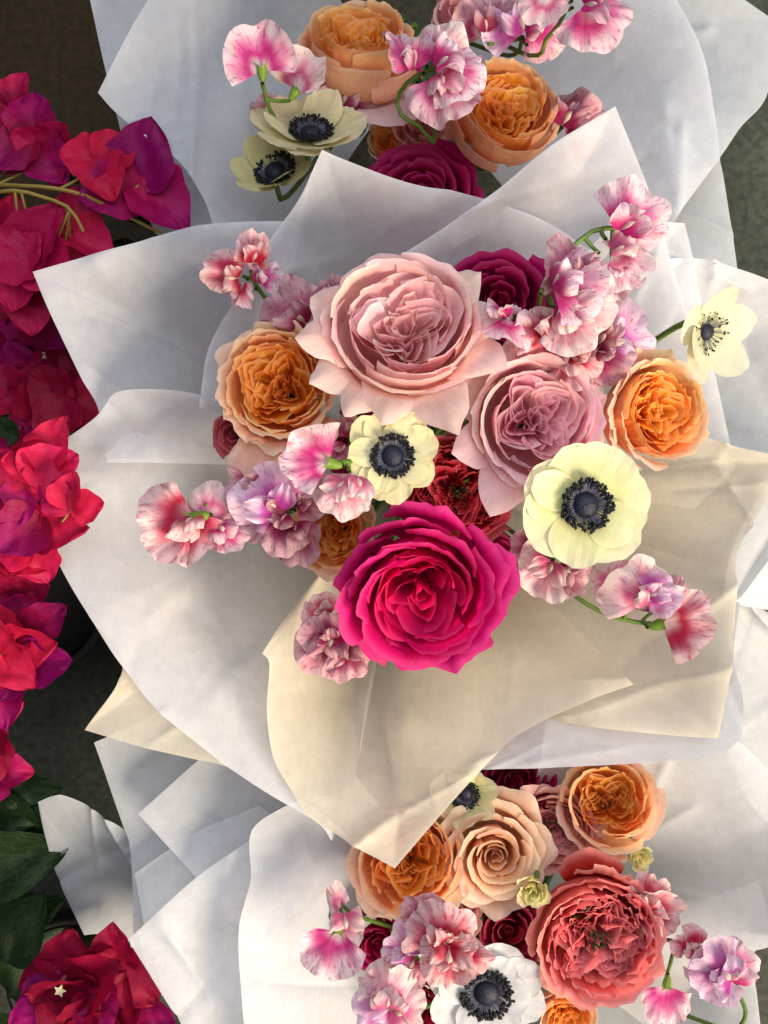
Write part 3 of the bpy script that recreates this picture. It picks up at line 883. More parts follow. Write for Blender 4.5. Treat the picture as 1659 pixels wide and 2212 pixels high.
garden_rose("large coral rose with ruffled heart and green eye", 1296, 2036, .280, 158, (.02, .05), .2, 'B', 149, CORAL, quarters=5, nest=6, outer=13, mid=12, cup=.70, ruffle_in=.030, freq_in=2.5, ruffle_out=.020, eye=True, heart=3, lip=(.10, .24), rout=.76, extra=[(93, 1.0, .2, .5, -.3, (H('#b02a22'), H('#c84034')))])
spiral_rose("maroon rose deep in shade between the pale peach rose and the white anemone", 1098, 2015, .205, 95, (.0, .05), .8, 'B', 150, (H('#7c0a24'), H('#a01c3c'), H('#8a1030'), H('#ac2a48'), H('#c05068')), n=16)
garden_rose("rose pink bloom low under the lower orange rose", 960, 1985, .215, 85, (-.1, .1), .3, 'B', 151, DUSTY, outer=9, mid=6, ruffle_in=.01)
spiral_rose("wine red rose low between the left orange rose and the small anemone", 770, 960, .325, 85, (-.1, .1), .3, 'C', 113, (H('#7c0a30'), H('#a01c48'), H('#8a103c'), H('#ac2a58'), H('#c05078')), n=14)
# ------------------------------------------------------------------ anemones
def anemone(label, x, y, z, rpx, tilt, spin, bq, seed, disc=0.36, petals=8, cupd=0.18, cols=None, sparse=False, widths=None, layer2=5, discz=0.05):
    r = np.random.default_rng(seed)
    ctr = W(x, y, z)
    R = rpx * kpx(z)
    ax = tilt_axis(*tilt)
    M = frame(ax, spin)
    ap = APEX[bq]
    root = thing("anemone", label, "anemone", (float(ap[0]), float(ap[1]), 0.0))
    stem_to(root, ctr, ax, R, bq, 0.0018, M_STEM, depth=0.10)
    base, mid_, tip = cols
    def petal(th, L, w, zoff, cup, bow):
        nu, nv = 19, 15
        u = np.linspace(-1, 1, nu)[:, None]
        v = np.linspace(0, 1, nv)[None, :]
        # obovate outline with a broad, faintly notched top
        prof = np.sin(np.clip(0.10 + 0.90 * v, 0, 1) ** 0.9 * PI * 0.62) ** 0.9
        vm = v * (1 - 0.30 * np.abs(u) ** 2.4)
        ph = r.uniform(0, 6.28, 3)
        wv = np.sin(4 * u + ph[0]) + .6 * np.sin(9 * u + ph[1]) + .35 * np.sin(17 * u + ph[2])
        rad = 0.10 + (L - 0.10) * vm + 0.012 * wv * v ** 4
        lat = w * prof * u
        zz = zoff + cup * (vm ** 1.6) - bow * np.sin(vm * PI) * .5 + 0.10 * w * (u ** 2) * v + 0.018 * wv * v ** 2 + 0.006 * np.sin(u * 22 + ph[0]) * v
        P = np.stack([rad * math.cos(th) - lat * math.sin(th), rad * math.sin(th) + lat * math.cos(th), zz], -1)
        t = v[..., None] + 0 * u[..., None]
        C = np.where(t < .45, lerp(base, mid_, t / .45), lerp(mid_, tip, (t - .45) / .55))
        C = C * (1 + .03 * r.normal())
        grid_obj("petal", ctr + (P * R) @ M.T, M_ANEM, root, np.clip(C, .01, .95))
    for i in range(petals):
        th = i * 2 * PI / petals + r.normal() * .10
        w = (widths[i % len(widths)] if widths else r.uniform(.34, .46))
        petal(th, r.uniform(.88, 1.04), w, -0.06 - 0.012 * (i % 2), cupd * r.uniform(.7, 1.3), -.04)
    for i in range(layer2):
        th = (i + .5) * 2 * PI / max(1, layer2) + r.normal() * .2
        petal(th, r.uniform(.72, .90), r.uniform(.28, .38), -0.025, cupd * r.uniform(.9, 1.5), -.06)
    # dome
    nu, nv = 25, 10
    a = np.linspace(0, 2 * PI, nu)[:, None]
    t = np.linspace(0, 1, nv)[None, :]
    dr = disc * 0.56
    P = np.stack([dr * np.sin(t * PI * .56) * np.cos(a), dr * np.sin(t * PI * .56) * np.sin(a), discz - .03 + dr * .75 * np.cos(t * PI * .56) + 0 * a], -1)
    P += r.normal(size=P.shape) * dr * .012
    P[-1] = P[0]
    grid_obj("seed_dome", ctr + (P * R) @ M.T, M_BLACKB, root)
    # stamens: thin filaments ending in anthers, too many to pick apart
    pts, fcs, fp, ff = [], [], [], []
    n = 46 if sparse else 250
    for k in range(n):
        an = r.uniform(0, 6.28)
        rr = disc * r.uniform(.78, 1.10) if not sparse else disc * r.uniform(.8, 1.5)
        hz = discz + r.uniform(.02, .12)
        b = np.array([dr * .75 * math.cos(an), dr * .75 * math.sin(an), discz - .04])
        e = np.array([rr * math.cos(an + r.normal() * .06), rr * math.sin(an + r.normal() * .06), hz])
        d = (e - b) / np.linalg.norm(e - b)
        s_ = np.cross(d, [0, 0, 1.0]); s_ /= np.linalg.norm(s_) + 1e-9
        q = np.cross(s_, d)
        w = .006
        n0 = len(fp)
        fp += [b + s_ * w, b + q * w, b - s_ * w, e + s_ * w, e + q * w, e - s_ * w]
        ff += [(n0, n0 + 1, n0 + 4, n0 + 3), (n0 + 1, n0 + 2, n0 + 5, n0 + 4)]
        # anther: small swollen capsule
        aw, al = disc * .072, disc * .15
        n0 = len(pts)
        up = np.array([0, 0, 1.0])
        for (f, g) in ((-.5, .55), (0.0, 1.0), (.5, .6)):
            c = e + d * al * f + up * .01
            pts += [c + s_ * aw * g, c + q * aw * g, c - s_ * aw * g, c - q * aw * g]
        for L_ in (0, 4):
            for e_ in range(4):
                fcs.append((n0 + L_ + e_, n0 + L_ + (e_ + 1) % 4, n0 + L_ + 4 + (e_ + 1) % 4, n0 + L_ + 4 + e_))
        fcs.append((n0 + 8, n0 + 9, n0 + 10, n0 + 11))
    o = mesh_obj("stamens", ctr + (np.array(pts) * R) @ M.T, fcs, M_BLACK, root)
    o["kind"] = "stuff"
    o = mesh_obj("filaments", ctr + (np.array(fp) * R) @ M.T, ff, M_FILAMENT, root)
    o["kind"] = "stuff"
    return root

M_FILAMENT = simple_mat("anemone_filament", lin('#5c5868'), 0.5, 0, 300)
AN_CREAM = (H('#b8b4a0'), H('#e6dfba'), H('#ece2b0'))
AN_LIME = (H('#c2c684'), H('#e4e2a8'), H('#eeeac6'))
AN_WHITE = (H('#c0c0c8'), H('#dcdce0'), H('#e2e2e4'))
AN_BUFF = (H('#c9bd82'), H('#e6dcb0'), H('#e9dfb8'))
anemone("small round cream anemone with black centre above the fuchsia rose", 848, 985, .402, 108, (.0, .05), .2, 'C', 201, disc=.40, petals=8, cupd=.10, cols=AN_CREAM, layer2=4)
anemone("wide greenish cream anemone with blue black centre beside the cream paper", 1264, 1090, .405, 146, (.05, .05), .9, 'C', 202, disc=.35, petals=7, cupd=.14, cols=AN_LIME, layer2=2, widths=[.56, .44, .5])
anemone("cupped white anemone with sparse stamens standing out beyond the right orange rose", 1528, 718, .375, 108, (.40, .34), .5, 'C', 203, disc=.30, petals=5, cupd=.5, cols=(H('#c8c894'), H('#e6e4c6'), H('#ebe9d0')), sparse=True, layer2=1, widths=[.42, .36], discz=.0)
anemone("buff anemone seen from the side with its petals open upwards", 672, 292, .292, 128, (.06, -.66), .2, 'T', 204, disc=.34, petals=9, cupd=.30, cols=AN_BUFF, layer2=3)
anemone("cupped yellowish anemone by the paper in the upper bouquet", 595, 372, .280, 92, (-.20, -.45), .6, 'T', 205, disc=.46, petals=7, cupd=.42, cols=(H('#b8b070'), H('#d9d198'), H('#dcd4a0')), layer2=2)
anemone("half hidden green white anemone under the cream paper tip", 1005, 1712, .255, 78, (-.3, .2), .3, 'B', 206, disc=.40, petals=7, cupd=.35, cols=AN_LIME, layer2=2)
anemone("pure white anemone with large black centre at the bottom edge", 1050, 2142, .262, 126, (.0, .08), .4, 'B', 207, disc=.40, petals=8, cupd=.16, cols=AN_WHITE, layer2=4)

# ------------------------------------------------------------------ small cream filler flowers
def cream_bloom(label, x, y, z, rpx, tilt, bq, seed):
    r = np.random.default_rng(seed)
    ctr = W(x, y, z); R = rpx * kpx(z); ax = tilt_axis(*tilt); M = frame(ax, r.uniform(0, 6))
    ap = APEX[bq]
    root = thing("cream_flower", label, "flower", (float(ap[0]), float(ap[1]), 0.0))
    stem_to(root, ctr, ax, R, bq, 0.0018, M_STEM, depth=.8)
    for i in range(14):
        f = i / 13
        P, v = lip_petal(r, i * 2.4, .7, lerp(.12, .6, f), lerp(.05, -.2, f), lerp(.1, .3, f), lerp(.5, 1.4, f), ruffle=.03, nu=11, nv=9)
        add_petal(root, P, v, M, ctr, R, H('#d8cf7c'), H('#f0e6b8'), None, 0, .05, r)
    return root
cream_bloom("small cream double flower between the peach and coral roses", 1150, 1932, .288, 56, (-.2, .1), 'B', 301)
cream_bloom("white double flower in the shade right of the pale pink rose", 985, 880, .355, 55, (.0, .0), 'C', 302)
cream_bloom("pale cream flower below the orange rose by the white paper", 1385, 1860, .232, 45, (.2, .2), 'B', 303)

# ------------------------------------------------------------------ sweet peas
PEA_COL = {  # throat, middle, rim
    'magenta': (H('#cc2f80'), H('#dc6ca0'), H('#f8e0e4')),
    'red': (H('#b81c3c'), H('#d05a70'), H('#f5d6d6')),
    'lilac': (H('#c04aa4'), H('#d88cc0'), H('#f3dcea')),
    'pale': (H('#dc6a96'), H('#f0b4c2'), H('#faeae4')),
    'dusk_shaded': (H('#981c50'), H('#b85a7c'), H('#e0b8bc')),  # darker pea colours, shade of the gaps mixed into the pigment
}

def pea_frame(ang, pitch, yaw, face):
    """ang: direction of the banner in the picture (deg, 0=right, 90=up); pitch: tip leaning to (+) or from the viewer; yaw: turn about the banner's axis"""
    a = math.radians(ang)
    y = np.array([math.cos(a) * math.cos(math.radians(pitch)), math.sin(a) * math.cos(math.radians(pitch)), math.sin(math.radians(pitch))])
    z0 = np.array([0, 0, 1.0]) * face
    z = z0 - y * (z0 @ y); z /= np.linalg.norm(z)
    x = np.cross(y, z)
    c, s = math.cos(math.radians(yaw)), math.sin(math.radians(yaw))
    z2 = c * z + s * x
    x2 = np.cross(y, z2)
    return np.stack([x2, y, z2], 1)

def pea_bloom(root, x, y, z, size, ang, kind='magenta', pitch=10, yaw=0, face=1, ruffle=1.0, open_=105, seed=0, wings=True, calyx=True, wide=1.0):
    r = np.random.default_rng(seed + int(x) * 7 + int(y))
    o0 = W(x, y, z)
    S = size * kpx(z) * .92
    M = pea_frame(ang, pitch, yaw, face)
    mat = M_PEA.get(kind, M_PEA['magenta'])
    thr, mid_, rim = PEA_COL[kind]
    thr, mid_, rim = (c * (1 + .06 * r.normal()) for c in (thr, mid_, rim))
    nu, nv = 41, 13
    s = np.linspace(-1, 1, nu)[:, None]
    t = np.linspace(0, 1, nv)[None, :]
    A = math.radians(open_)
    a = s * A * np.where(s < 0, r.uniform(.8, 1.1), r.uniform(.8, 1.1)) + r.normal() * .08
    ph = r.uniform(0, 6.28, 4)
    wv = np.sin(5.2 * s + ph[0]) + .7 * np.sin(11 * s + ph[1]) + .45 * np.sin(19 * s + ph[2]) + .25 * np.sin(33 * s + ph[3])
    rho = t * (1 - .13 * np.exp(-(s / .10) ** 2)) * (0.86 + .14 * np.cos(s * 2.4)) * (1 + .035 * wv * t ** 2 * ruffle)
    X = rho * np.sin(a) * .98 * wide
    Y = rho * np.cos(a) + .12 * t * (np.abs(s) > .8) * 0
    Z = -.30 * X ** 2 - .10 * t ** 2 + ruffle * .085 * wv * t ** 2 + .06 * np.exp(-(s / .12) ** 2) * t
    Z = Z + .10 * ruffle * np.sin(2.6 * t * PI + ph[1]) * t * s
    crumple = .10 * ruffle * np.sin(7.5 * s + 3.0 * t + ph[2]) * sstep(.35, 1, t) + .05 * ruffle * np.sin(23 * s + 5 * t + ph[3]) * sstep(.6, 1, t)
    Z = Z + crumple
    fold = ruffle * r.normal() * .55
    Z = Z + fold * np.clip(X * (1 if r.uniform() < .5 else -1), 0, 2) ** 1.6 * t
    Z = Z - r.uniform(-.1, .45) * np.clip(Y - .45, 0, 1) ** 1.5
    tw = r.normal() * .35 * ruffle
    X, Z = X * np.cos(tw * Y) - Z * np.sin(tw * Y), X * np.sin(tw * Y) + Z * np.cos(tw * Y)
    P = np.stack([X, Y, Z], -1)
    tt = (t + 0 * s)[..., None]
    nzv = (noise_arr(P, 3.2, seed + float(ph[0])) * .22)[..., None]
    q = np.clip(tt + nzv, 0, 1)
    C = np.where(q < .35, lerp(rim * .92, thr, sstep(0, .35, q)), lerp(thr, mid_, sstep(.35, .62, q)))
    C = lerp(C, rim, sstep(.50, .95, q) * .95)
    bl = grid_obj("bloom", o0 + (P * S) @ M.T, mat, root, np.clip(C, .01, .95))
    if wings:
        for sd in (-1, 1):
            nu, nv = 15, 10
            s2 = np.linspace(-1, 1, nu)[:, None]
            t2 = np.linspace(0, 1, nv)[None, :]
            ph = r.uniform(0, 6.28, 3)
            w2 = np.sin(4 * s2 + ph[0]) + .7 * np.sin(9 * s2 + ph[1])
            L = r.uniform(.42, .70)
            th = math.radians(r.uniform(5, 60)) * sd
            wd = .27 * np.sin(np.clip(.08 + .92 * t2, 0, 1) * PI * .74) ** .8
            tm = t2 * (1 - .25 * np.abs(s2) ** 2.2)
            yy = L * tm + .02 * w2 * t2 ** 2 * ruffle
            xx = wd * s2
            zz = .07 + .30 * np.sin(tm * PI * .7) + .10 * s2 * sd * t2 + .13 * w2 * t2 ** 2 * ruffle - r.uniform(-.2, .5) * (s2 ** 2) * t2
            P = np.stack([xx * math.cos(th) + yy * math.sin(th), -xx * math.sin(th) + yy * math.cos(th), zz], -1)
            t3 = (t2 + 0 * s2)[..., None]
            n3 = (noise_arr(P, 4.0, seed + 3.3 + sd) * .3)[..., None]
            C = lerp(thr, rim, sstep(.25, .95, np.clip(t3 + n3, 0, 1)))
            grid_obj("wing_petal", o0 + (P * S) @ M.T, mat, bl, np.clip(C, .01, .95))
        nu, nv = 9, 7
        s2 = np.linspace(-1, 1, nu)[:, None]; t2 = np.linspace(0, 1, nv)[None, :]
        P = np.stack([.10 * s2 * np.sin(t2 * PI * .9 + .1), .36 * t2 + 0 * s2, .10 + .22 * np.sin(t2 * PI * .8) - .10 * np.abs(s2)], -1)
        C = np.ones((nu, nv, 3)) * lerp(rim, H('#f4ecc8'), .6)
        grid_obj("keel_petal", o0 + (P * S) @ M.T, mat, bl, C)
    if calyx:
        pts, fcs = [], []
        nS = 10
        k0 = 0.17
        ring = []
        for k in range(nS):
            an = k * 2 * PI / nS
            ring.append((math.cos(an), math.sin(an)))
        rows = [(-.26, .035), (-.20, .08), (-.06, .115), (.04, .12)]
        for yy, rad in rows:
            for cx, cz in ring:
                pts.append((rad * cx, yy, rad * cz))
        for i in range(len(rows) - 1):
            for k in range(nS):
                fcs.append((i * nS + k, i * nS + (k + 1) % nS, (i + 1) * nS + (k + 1) % nS, (i + 1) * nS + k))
        for k in range(0, nS, 2):          # five teeth
            b0 = (len(rows) - 1) * nS
            m_ = ((ring[k][0] + ring[(k + 1) % nS][0]) / 2, (ring[k][1] + ring[(k + 1) % nS][1]) / 2)
            pts.append((m_[0] * r.uniform(.26, .40), .14 + r.uniform(-.10, .06), m_[1] * r.uniform(.26, .40)))
            tip = len(pts) - 1
            fcs.append((b0 + k, b0 + (k + 1) % nS, tip, tip))
        fq = [f for f in fcs if f[2] != f[3]]
        P = np.array(pts)
        fcs2 = []
        for f in fcs:
            if f[2] == f[3]:
                fcs2.append((f[0], f[1], f[2])); 
            else:
                fcs2 += [(f[0], f[1], f[2]), (f[0], f[2], f[3])]
        mesh_obj("calyx", o0 + (P * S) @ M.T, fcs2, M_CALYX, bl)
    return o0 - M[:, 1] * S * .28

def sweet_pea(label, bq, blooms, stem=None, zs=None, dark=False):
    """blooms: dicts for pea_bloom; stem: plan points (x,y,z) of the visible stalk"""
    ap = APEX[bq]
    root = thing("sweet_pea", label, "sweet pea", (float(ap[0]), float(ap[1]), 0.0))
    ends = []
    for i, b in enumerate(blooms):
        ends.append(pea_bloom(root, seed=i * 13 + 1, **b))
    if stem is None:
        c = np.mean(ends, axis=0)
        pts = [c + np.array([0, 0, -.004]), c * np.array([.9, .9, 1]) + ap * np.array([.1, .1, 0]) + np.array([0, 0, -.03])]
    else:
        pts = [W(*p) for p in stem]
    m = M_STEM_DK if dark else M_STEM
    last = pts[-1]
    low = np.array([lerp(last[0], ap[0], .6), lerp(last[1], ap[1], .6), max(.10, last[2] - .10)])
    tube("stem", pts + [low, np.array([ap[0] + random.uniform(-.01, .01), ap[1] + random.uniform(-.01, .01), .006])], .0013, .0020, m, root, n=60)
    line = catmull(np.array(pts), 30)
    for e in ends:
        j = int(np.argmin(np.linalg.norm(line - e, axis=1)))
        tube("pedicel", [e, (e + line[j]) / 2 + np.array([0, 0, -.002]), line[j]], .0011, .0012, m, root, n=12, sides=6)
    return root

B = lambda x, y, z, size, ang, kind='magenta', **k: dict(x=x, y=y, z=z, size=size, ang=ang, kind=kind, **k)
# middle bouquet
sweet_pea("red veined sweet pea standing against the upper left white sheet", 'C',
          [B(545, 565, .365, 78, 80, 'red', yaw=25, ruffle=1.1, wide=.75, calyx=False), B(512, 598, .362, 88, 170, 'red', yaw=-30, pitch=20, wide=.75, calyx=False), B(524, 612, .36, 72, 268, 'red', pitch=25, yaw=35, wide=.55, wings=False, calyx=False), B(560, 610, .358, 62, 60, 'magenta', yaw=-35, wide=.7, calyx=False)],
          [(545, 600, .355), (570, 640, .348), (640, 700, .33)])
sweet_pea("dusky ruffled sweet pea between the pale pink and left orange roses", 'C',
          [B(660, 700, .362, 115, 130, 'dusk_shaded', ruffle=1.2, open_=115, calyx=False), B(705, 660, .358, 78, 70, 'dusk_shaded', ruffle=1.2, calyx=False)], [(680, 700, .35), (730, 760, .33)])
sweet_pea("tall pink and white sweet pea rising above the deep magenta rose", 'C',
          [B(1197, 618, .415, 130, 30, 'magenta', pitch=15, yaw=-25, ruffle=.8, calyx=False), B(1227, 658, .410, 118, 5, 'pale', pitch=20, yaw=20, ruffle=.9, calyx=False), B(1242, 608, .408, 120, 100, 'dusk_shaded', yaw=20, ruffle=1, wide=.8, calyx=False),
           B(1217, 673, .405, 115, 330, 'pale', yaw=10, pitch=15, calyx=False), B(1322, 548, .398, 105, 355, 'pale', yaw=-20, ruffle=1.1, calyx=False), B(1337, 496, .402, 130, 35, 'magenta', yaw=15, ruffle=.9, open_=80, calyx=False), B(1332, 578, .395, 75, 300, 'magenta', calyx=False)],
          [(1337, 493, .392), (1282, 498, .395), (1222, 548, .395), (1177, 608, .39), (1164, 658, .375), (1157, 718, .345)])
sweet_pea("magenta sweet pea resting against the pale pink rose's right side", 'C',
          [B(1095, 690, .392, 95, 205, 'magenta', yaw=55, pitch=25, ruffle=.7, calyx=False), B(1100, 700, .385, 60, 120, 'magenta', yaw=40, calyx=False)], [(1098, 690, .385), (1125, 715, .38), (1140, 760, .355)])
sweet_pea("frilly red edged sweet pea above the mauve pink rose", 'C',
          [B(1180, 735, .392, 88, 110, 'red', ruffle=1.5, yaw=20, calyx=False), B(1185, 720, .390, 88, 200, 'red', ruffle=1.6, pitch=25, calyx=False), B(1200, 735, .388, 85, 20, 'red', ruffle=1.5, yaw=-30, calyx=False), B(1230, 770, .384, 85, 320, 'red', ruffle=1.3, calyx=False)], [(1190, 740, .38), (1170, 790, .35)])
sweet_pea("mauve and lilac sweet pea above the right orange rose", 'C',
          [B(1290, 745, .378, 110, 60, 'dusk_shaded', ruffle=1.1, calyx=False), B(1310, 740, .374, 118, 10, 'lilac', ruffle=.9, yaw=20, calyx=False), B(1290, 760, .380, 95, 330, 'dusk_shaded', ruffle=1.2, calyx=False)], [(1290, 750, .37), (1260, 800, .34)])
sweet_pea("pink sweet pea with green calyx between left orange rose and small anemone", 'C',
          [B(712, 1000, .412, 118, 165, 'magenta', pitch=8, ruffle=.9, face=-1, open_=80, wings=False), B(745, 1040, .405, 92, 245, 'pale', ruffle=1.1, yaw=15, calyx=False), B(770, 1030, .402, 88, 268, 'pale', yaw=-25, wide=.7, calyx=False)],
          [(725, 1000, .405), (765, 997, .40), (800, 1010, .37)])
sweet_pea("speckled sweet pea reaching far left over the white paper", 'C',
          [B(420, 1120, .365, 140, 195, 'red', ruffle=1.0, face=-1, wings=False, open_=75), B(432, 1115, .362, 125, 245, 'red', ruffle=1.1, yaw=30, wide=.7, calyx=False), B(450, 1110, .36, 80, 60, 'pale', ruffle=.6, wings=False, calyx=False), B(470, 1140, .358, 84, 335, 'magenta', yaw=-20, wide=.7, calyx=False)],
          [(418, 1112, .36), (450, 1118, .355), (540, 1120, .34), (650, 1100, .32)])
sweet_pea("cluster of mauve sweet pea blooms left of the small orange rose", 'C',
          [B(600, 1100, .374, 120, 130, 'lilac', ruffle=1.2, calyx=False), B(560, 1050, .366, 85, 160, 'dusk_shaded', ruffle=1.2, calyx=False), B(620, 1110, .37, 105, 230, 'dusk_shaded', ruffle=1.3, calyx=False), B(640, 1130, .366, 110, 275, 'dusk_shaded', ruffle=1.2, wide=.7, calyx=False), B(640, 1090, .366, 70, 20, 'dusk_shaded', ruffle=1.2, calyx=False)], [(610, 1100, .36), (680, 1080, .34)])
sweet_pea("pale pink frilled sweet pea below left of the fuchsia rose", 'C',
          [B(720, 1370, .345, 110, 255, 'dusk_shaded', ruffle=1.2, calyx=False), B(715, 1385, .348, 75, 120, 'dusk_shaded', ruffle=1.2, calyx=False), B(745, 1400, .345, 80, 290, 'dusk_shaded', ruffle=1.3, calyx=False), B(705, 1330, .340, 60, 150, 'red', ruffle=1.2, calyx=False)], [(725, 1370, .335), (800, 1320, .32)])
sweet_pea("blush sweet pea under the wide cream anemone beside the fuchsia rose", 'C',
          [B(1190, 1215, .368, 95, 250, 'pale', ruffle=1.4, calyx=False), B(1210, 1225, .366, 85, 330, 'dusk_shaded', ruffle=1.3, calyx=False), B(1160, 1190, .36, 70, 120, 'dusk_shaded', calyx=False)], [(1195, 1215, .355), (1150, 1180, .34)])
sweet_pea("trailing sweet pea with long curved green stalk over the cream paper", 'C',
          [B(1395, 1300, .372, 112, 120, 'pale', ruffle=.8, yaw=10, calyx=False), B(1400, 1285, .376, 80, 15, 'lilac', ruffle=1.1, calyx=False), B(1335, 1270, .362, 70, 110, 'magenta', calyx=False), B(1430, 1348, .362, 122, 15, 'red', face=-1, wings=False, ruffle=1.0, open_=80), B(1440, 1335, .358, 105, 55, 'dusk_shaded', ruffle=1.1, wings=False, calyx=False)],
          [(1425, 1348, .355), (1370, 1343, .355), (1300, 1322, .355), (1240, 1285, .352), (1180, 1230, .335)])
sweet_pea("little mauve sweet pea shaded between left orange rose and anemone", 'C',
          [B(760, 945, .365, 60, 80, 'dusk_shaded', calyx=False), B(745, 960, .362, 50, 250, 'dusk_shaded', calyx=False)], [(755, 950, .355), (780, 980, .33)])
# upper bouquet
sweet_pea("round pink sweet pea seen from behind with bright green calyx", 'T',
          [B(566, 150, .318, 108, 92, 'magenta', face=-1, wings=False, ruffle=.5, open_=112), B(640, 195, .312, 100, 55, 'pale', face=-1, wings=False, ruffle=.8, open_=85, yaw=-20)],
          [(566, 178, .312), (574, 205, .31), (585, 240, .30), (640, 280, .27)])
sweet_pea("large speckled sweet pea on a bent green stalk over the deep orange rose", 'T',
          [B(945, 150, .332, 118, 10, 'magenta', ruffle=1.0, yaw=-15, calyx=False), B(950, 165, .328, 115, 285, 'magenta', ruffle=1.0, calyx=False), B(890, 150, .325, 112, 115, 'magenta', yaw=35, wide=.75, ruffle=1, calyx=False), B(935, 120, .322, 95, 60, 'pale', ruffle=1.1, calyx=False)],
          [(920, 155, .318), (880, 178, .316), (858, 215, .312), (868, 250, .306), (905, 272, .30), (940, 300, .285)])
sweet_pea("white sweet pea with pink streaks at the top of the tall paper", 'T',
          [B(1262, 15, .335, 118, 330, 'magenta', ruffle=.8, calyx=False), B(1180, -5, .330, 75, 240, 'pale', ruffle=.5, wings=False, calyx=False), B(1255, 0, .33, 90, 40, 'pale', calyx=False)],
          [(1222, 5, .325), (1215, 40, .322), (1180, 85, .315), (1145, 120, .29)])
sweet_pea("violet pink sweet pea behind the deep orange rose", 'T',
          [B(1130, 70, .295, 105, 110, 'lilac', ruffle=1.1, calyx=False), B(1140, 60, .292, 100, 20, 'magenta', ruffle=1.1, calyx=False), B(1050, 70, .29, 95, 100, 'dusk_shaded', ruffle=1.3, calyx=False)], [(1130, 80, .285), (1100, 120, .26)])
sweet_pea("dusky sweet pea pressed between deep orange rose and paper", 'T',
          [B(1215, 270, .272, 100, 50, 'dusk_shaded', ruffle=1.1, calyx=False), B(1230, 275, .27, 90, 10, 'dusk_shaded', ruffle=1.2, calyx=False)], [(1215, 275, .262), (1150, 260, .23)])
sweet_pea("small pink sweet pea behind the side facing anemone", 'T',
          [B(590, 250, .272, 60, 140, 'red', calyx=False), B(740, 230, .262, 80, 60, 'dusk_shaded', calyx=False), B(700, 240, .262, 60, 100, 'red', calyx=False)], [(650, 260, .26), (740, 260, .23)])
# lower bouquet
sweet_pea("drooping pink sweet pea at the left of the lower bouquet", 'B',
          [B(730, 2010, .288, 110, 255, 'magenta', ruffle=.9, face=-1, wings=False, open_=80), B(745, 1975, .286, 85, 280, 'pale', ruffle=1.1, wide=.6, calyx=False), B(735, 1960, .284, 68, 105, 'pale', ruffle=.5, wide=.5, wings=False, calyx=False)],
          [(722, 2000, .28), (712, 1970, .28), (735, 1955, .275), (790, 1985, .25)])
sweet_pea("red and white sweet pea hanging over the pure white anemone", 'B',
          [B(960, 2030, .312, 90, 60, 'red', ruffle=1.0, yaw=20, calyx=False), B(955, 2030, .310, 95, 170, 'red', ruffle=1.0, calyx=False), B(970, 2045, .312, 108, 262, 'red', ruffle=1.2, wide=.7, calyx=False), B(990, 2050, .312, 86, 335, 'red', ruffle=1.3, wide=.6, calyx=False), B(920, 1985, .300, 69, 110, 'dusk_shaded', calyx=False)], [(960, 2030, .30), (930, 2060, .27)])
sweet_pea("lilac speckled sweet pea under the orange lower rose", 'B',
          [B(890, 2060, .298, 79, 130, 'lilac', ruffle=1.2, calyx=False), B(895, 2070, .296, 73, 230, 'dusk_shaded', ruffle=1.2, calyx=False)], [(890, 2060, .285), (930, 2080, .26)])
sweet_pea("salmon pink sweet pea with yellowish wing at the bottom", 'B',
          [B(835, 2170, .305, 108, 80, 'pale', ruffle=.8, wide=.8, calyx=False), B(840, 2175, .303, 90, 185, 'lilac', ruffle=1.1, calyx=False), B(850, 2178, .303, 79, 345, 'pale', ruffle=.8, calyx=False), B(830, 2150, .30, 77, 130, 'red', wide=.6, calyx=False)], [(840, 2175, .29), (880, 2190, .26)])
sweet_pea("deep red sweet pea against the white paper right of the coral rose", 'B',
          [B(1390, 1960, .272, 90, 70, 'red', ruffle=1.2, wide=.8, calyx=False), B(1395, 1965, .270, 95, 350, 'red', ruffle=1.3, wide=.8, calyx=False)], [(1390, 1965, .26), (1350, 1990, .24)])
sweet_pea("lilac pink sweet pea on a hooked stalk over the lower right paper", 'B',
          [B(1575, 2110, .290, 103, 140, 'lilac', ruffle=1.1, calyx=False), B(1570, 2110, .288, 90, 60, 'magenta', ruffle=1.0, yaw=20, calyx=False), B(1560, 2100, .286, 82, 215, 'lilac', ruffle=.8, calyx=False), B(1500, 2050, .28, 60, 120, 'red', calyx=False)],
          [(1580, 2125, .28), (1600, 2155, .275), (1610, 2195, .265), (1580, 2225, .25), (1500, 2200, .23)])
sweet_pea("magenta sweet pea drooping below the coral rose", 'B',
          [B(1440, 2130, .268, 95, 260, 'magenta', ruffle=.9, face=-1, wings=False, open_=80)], [(1440, 2110, .262), (1450, 2070, .26), (1440, 2030, .24)])

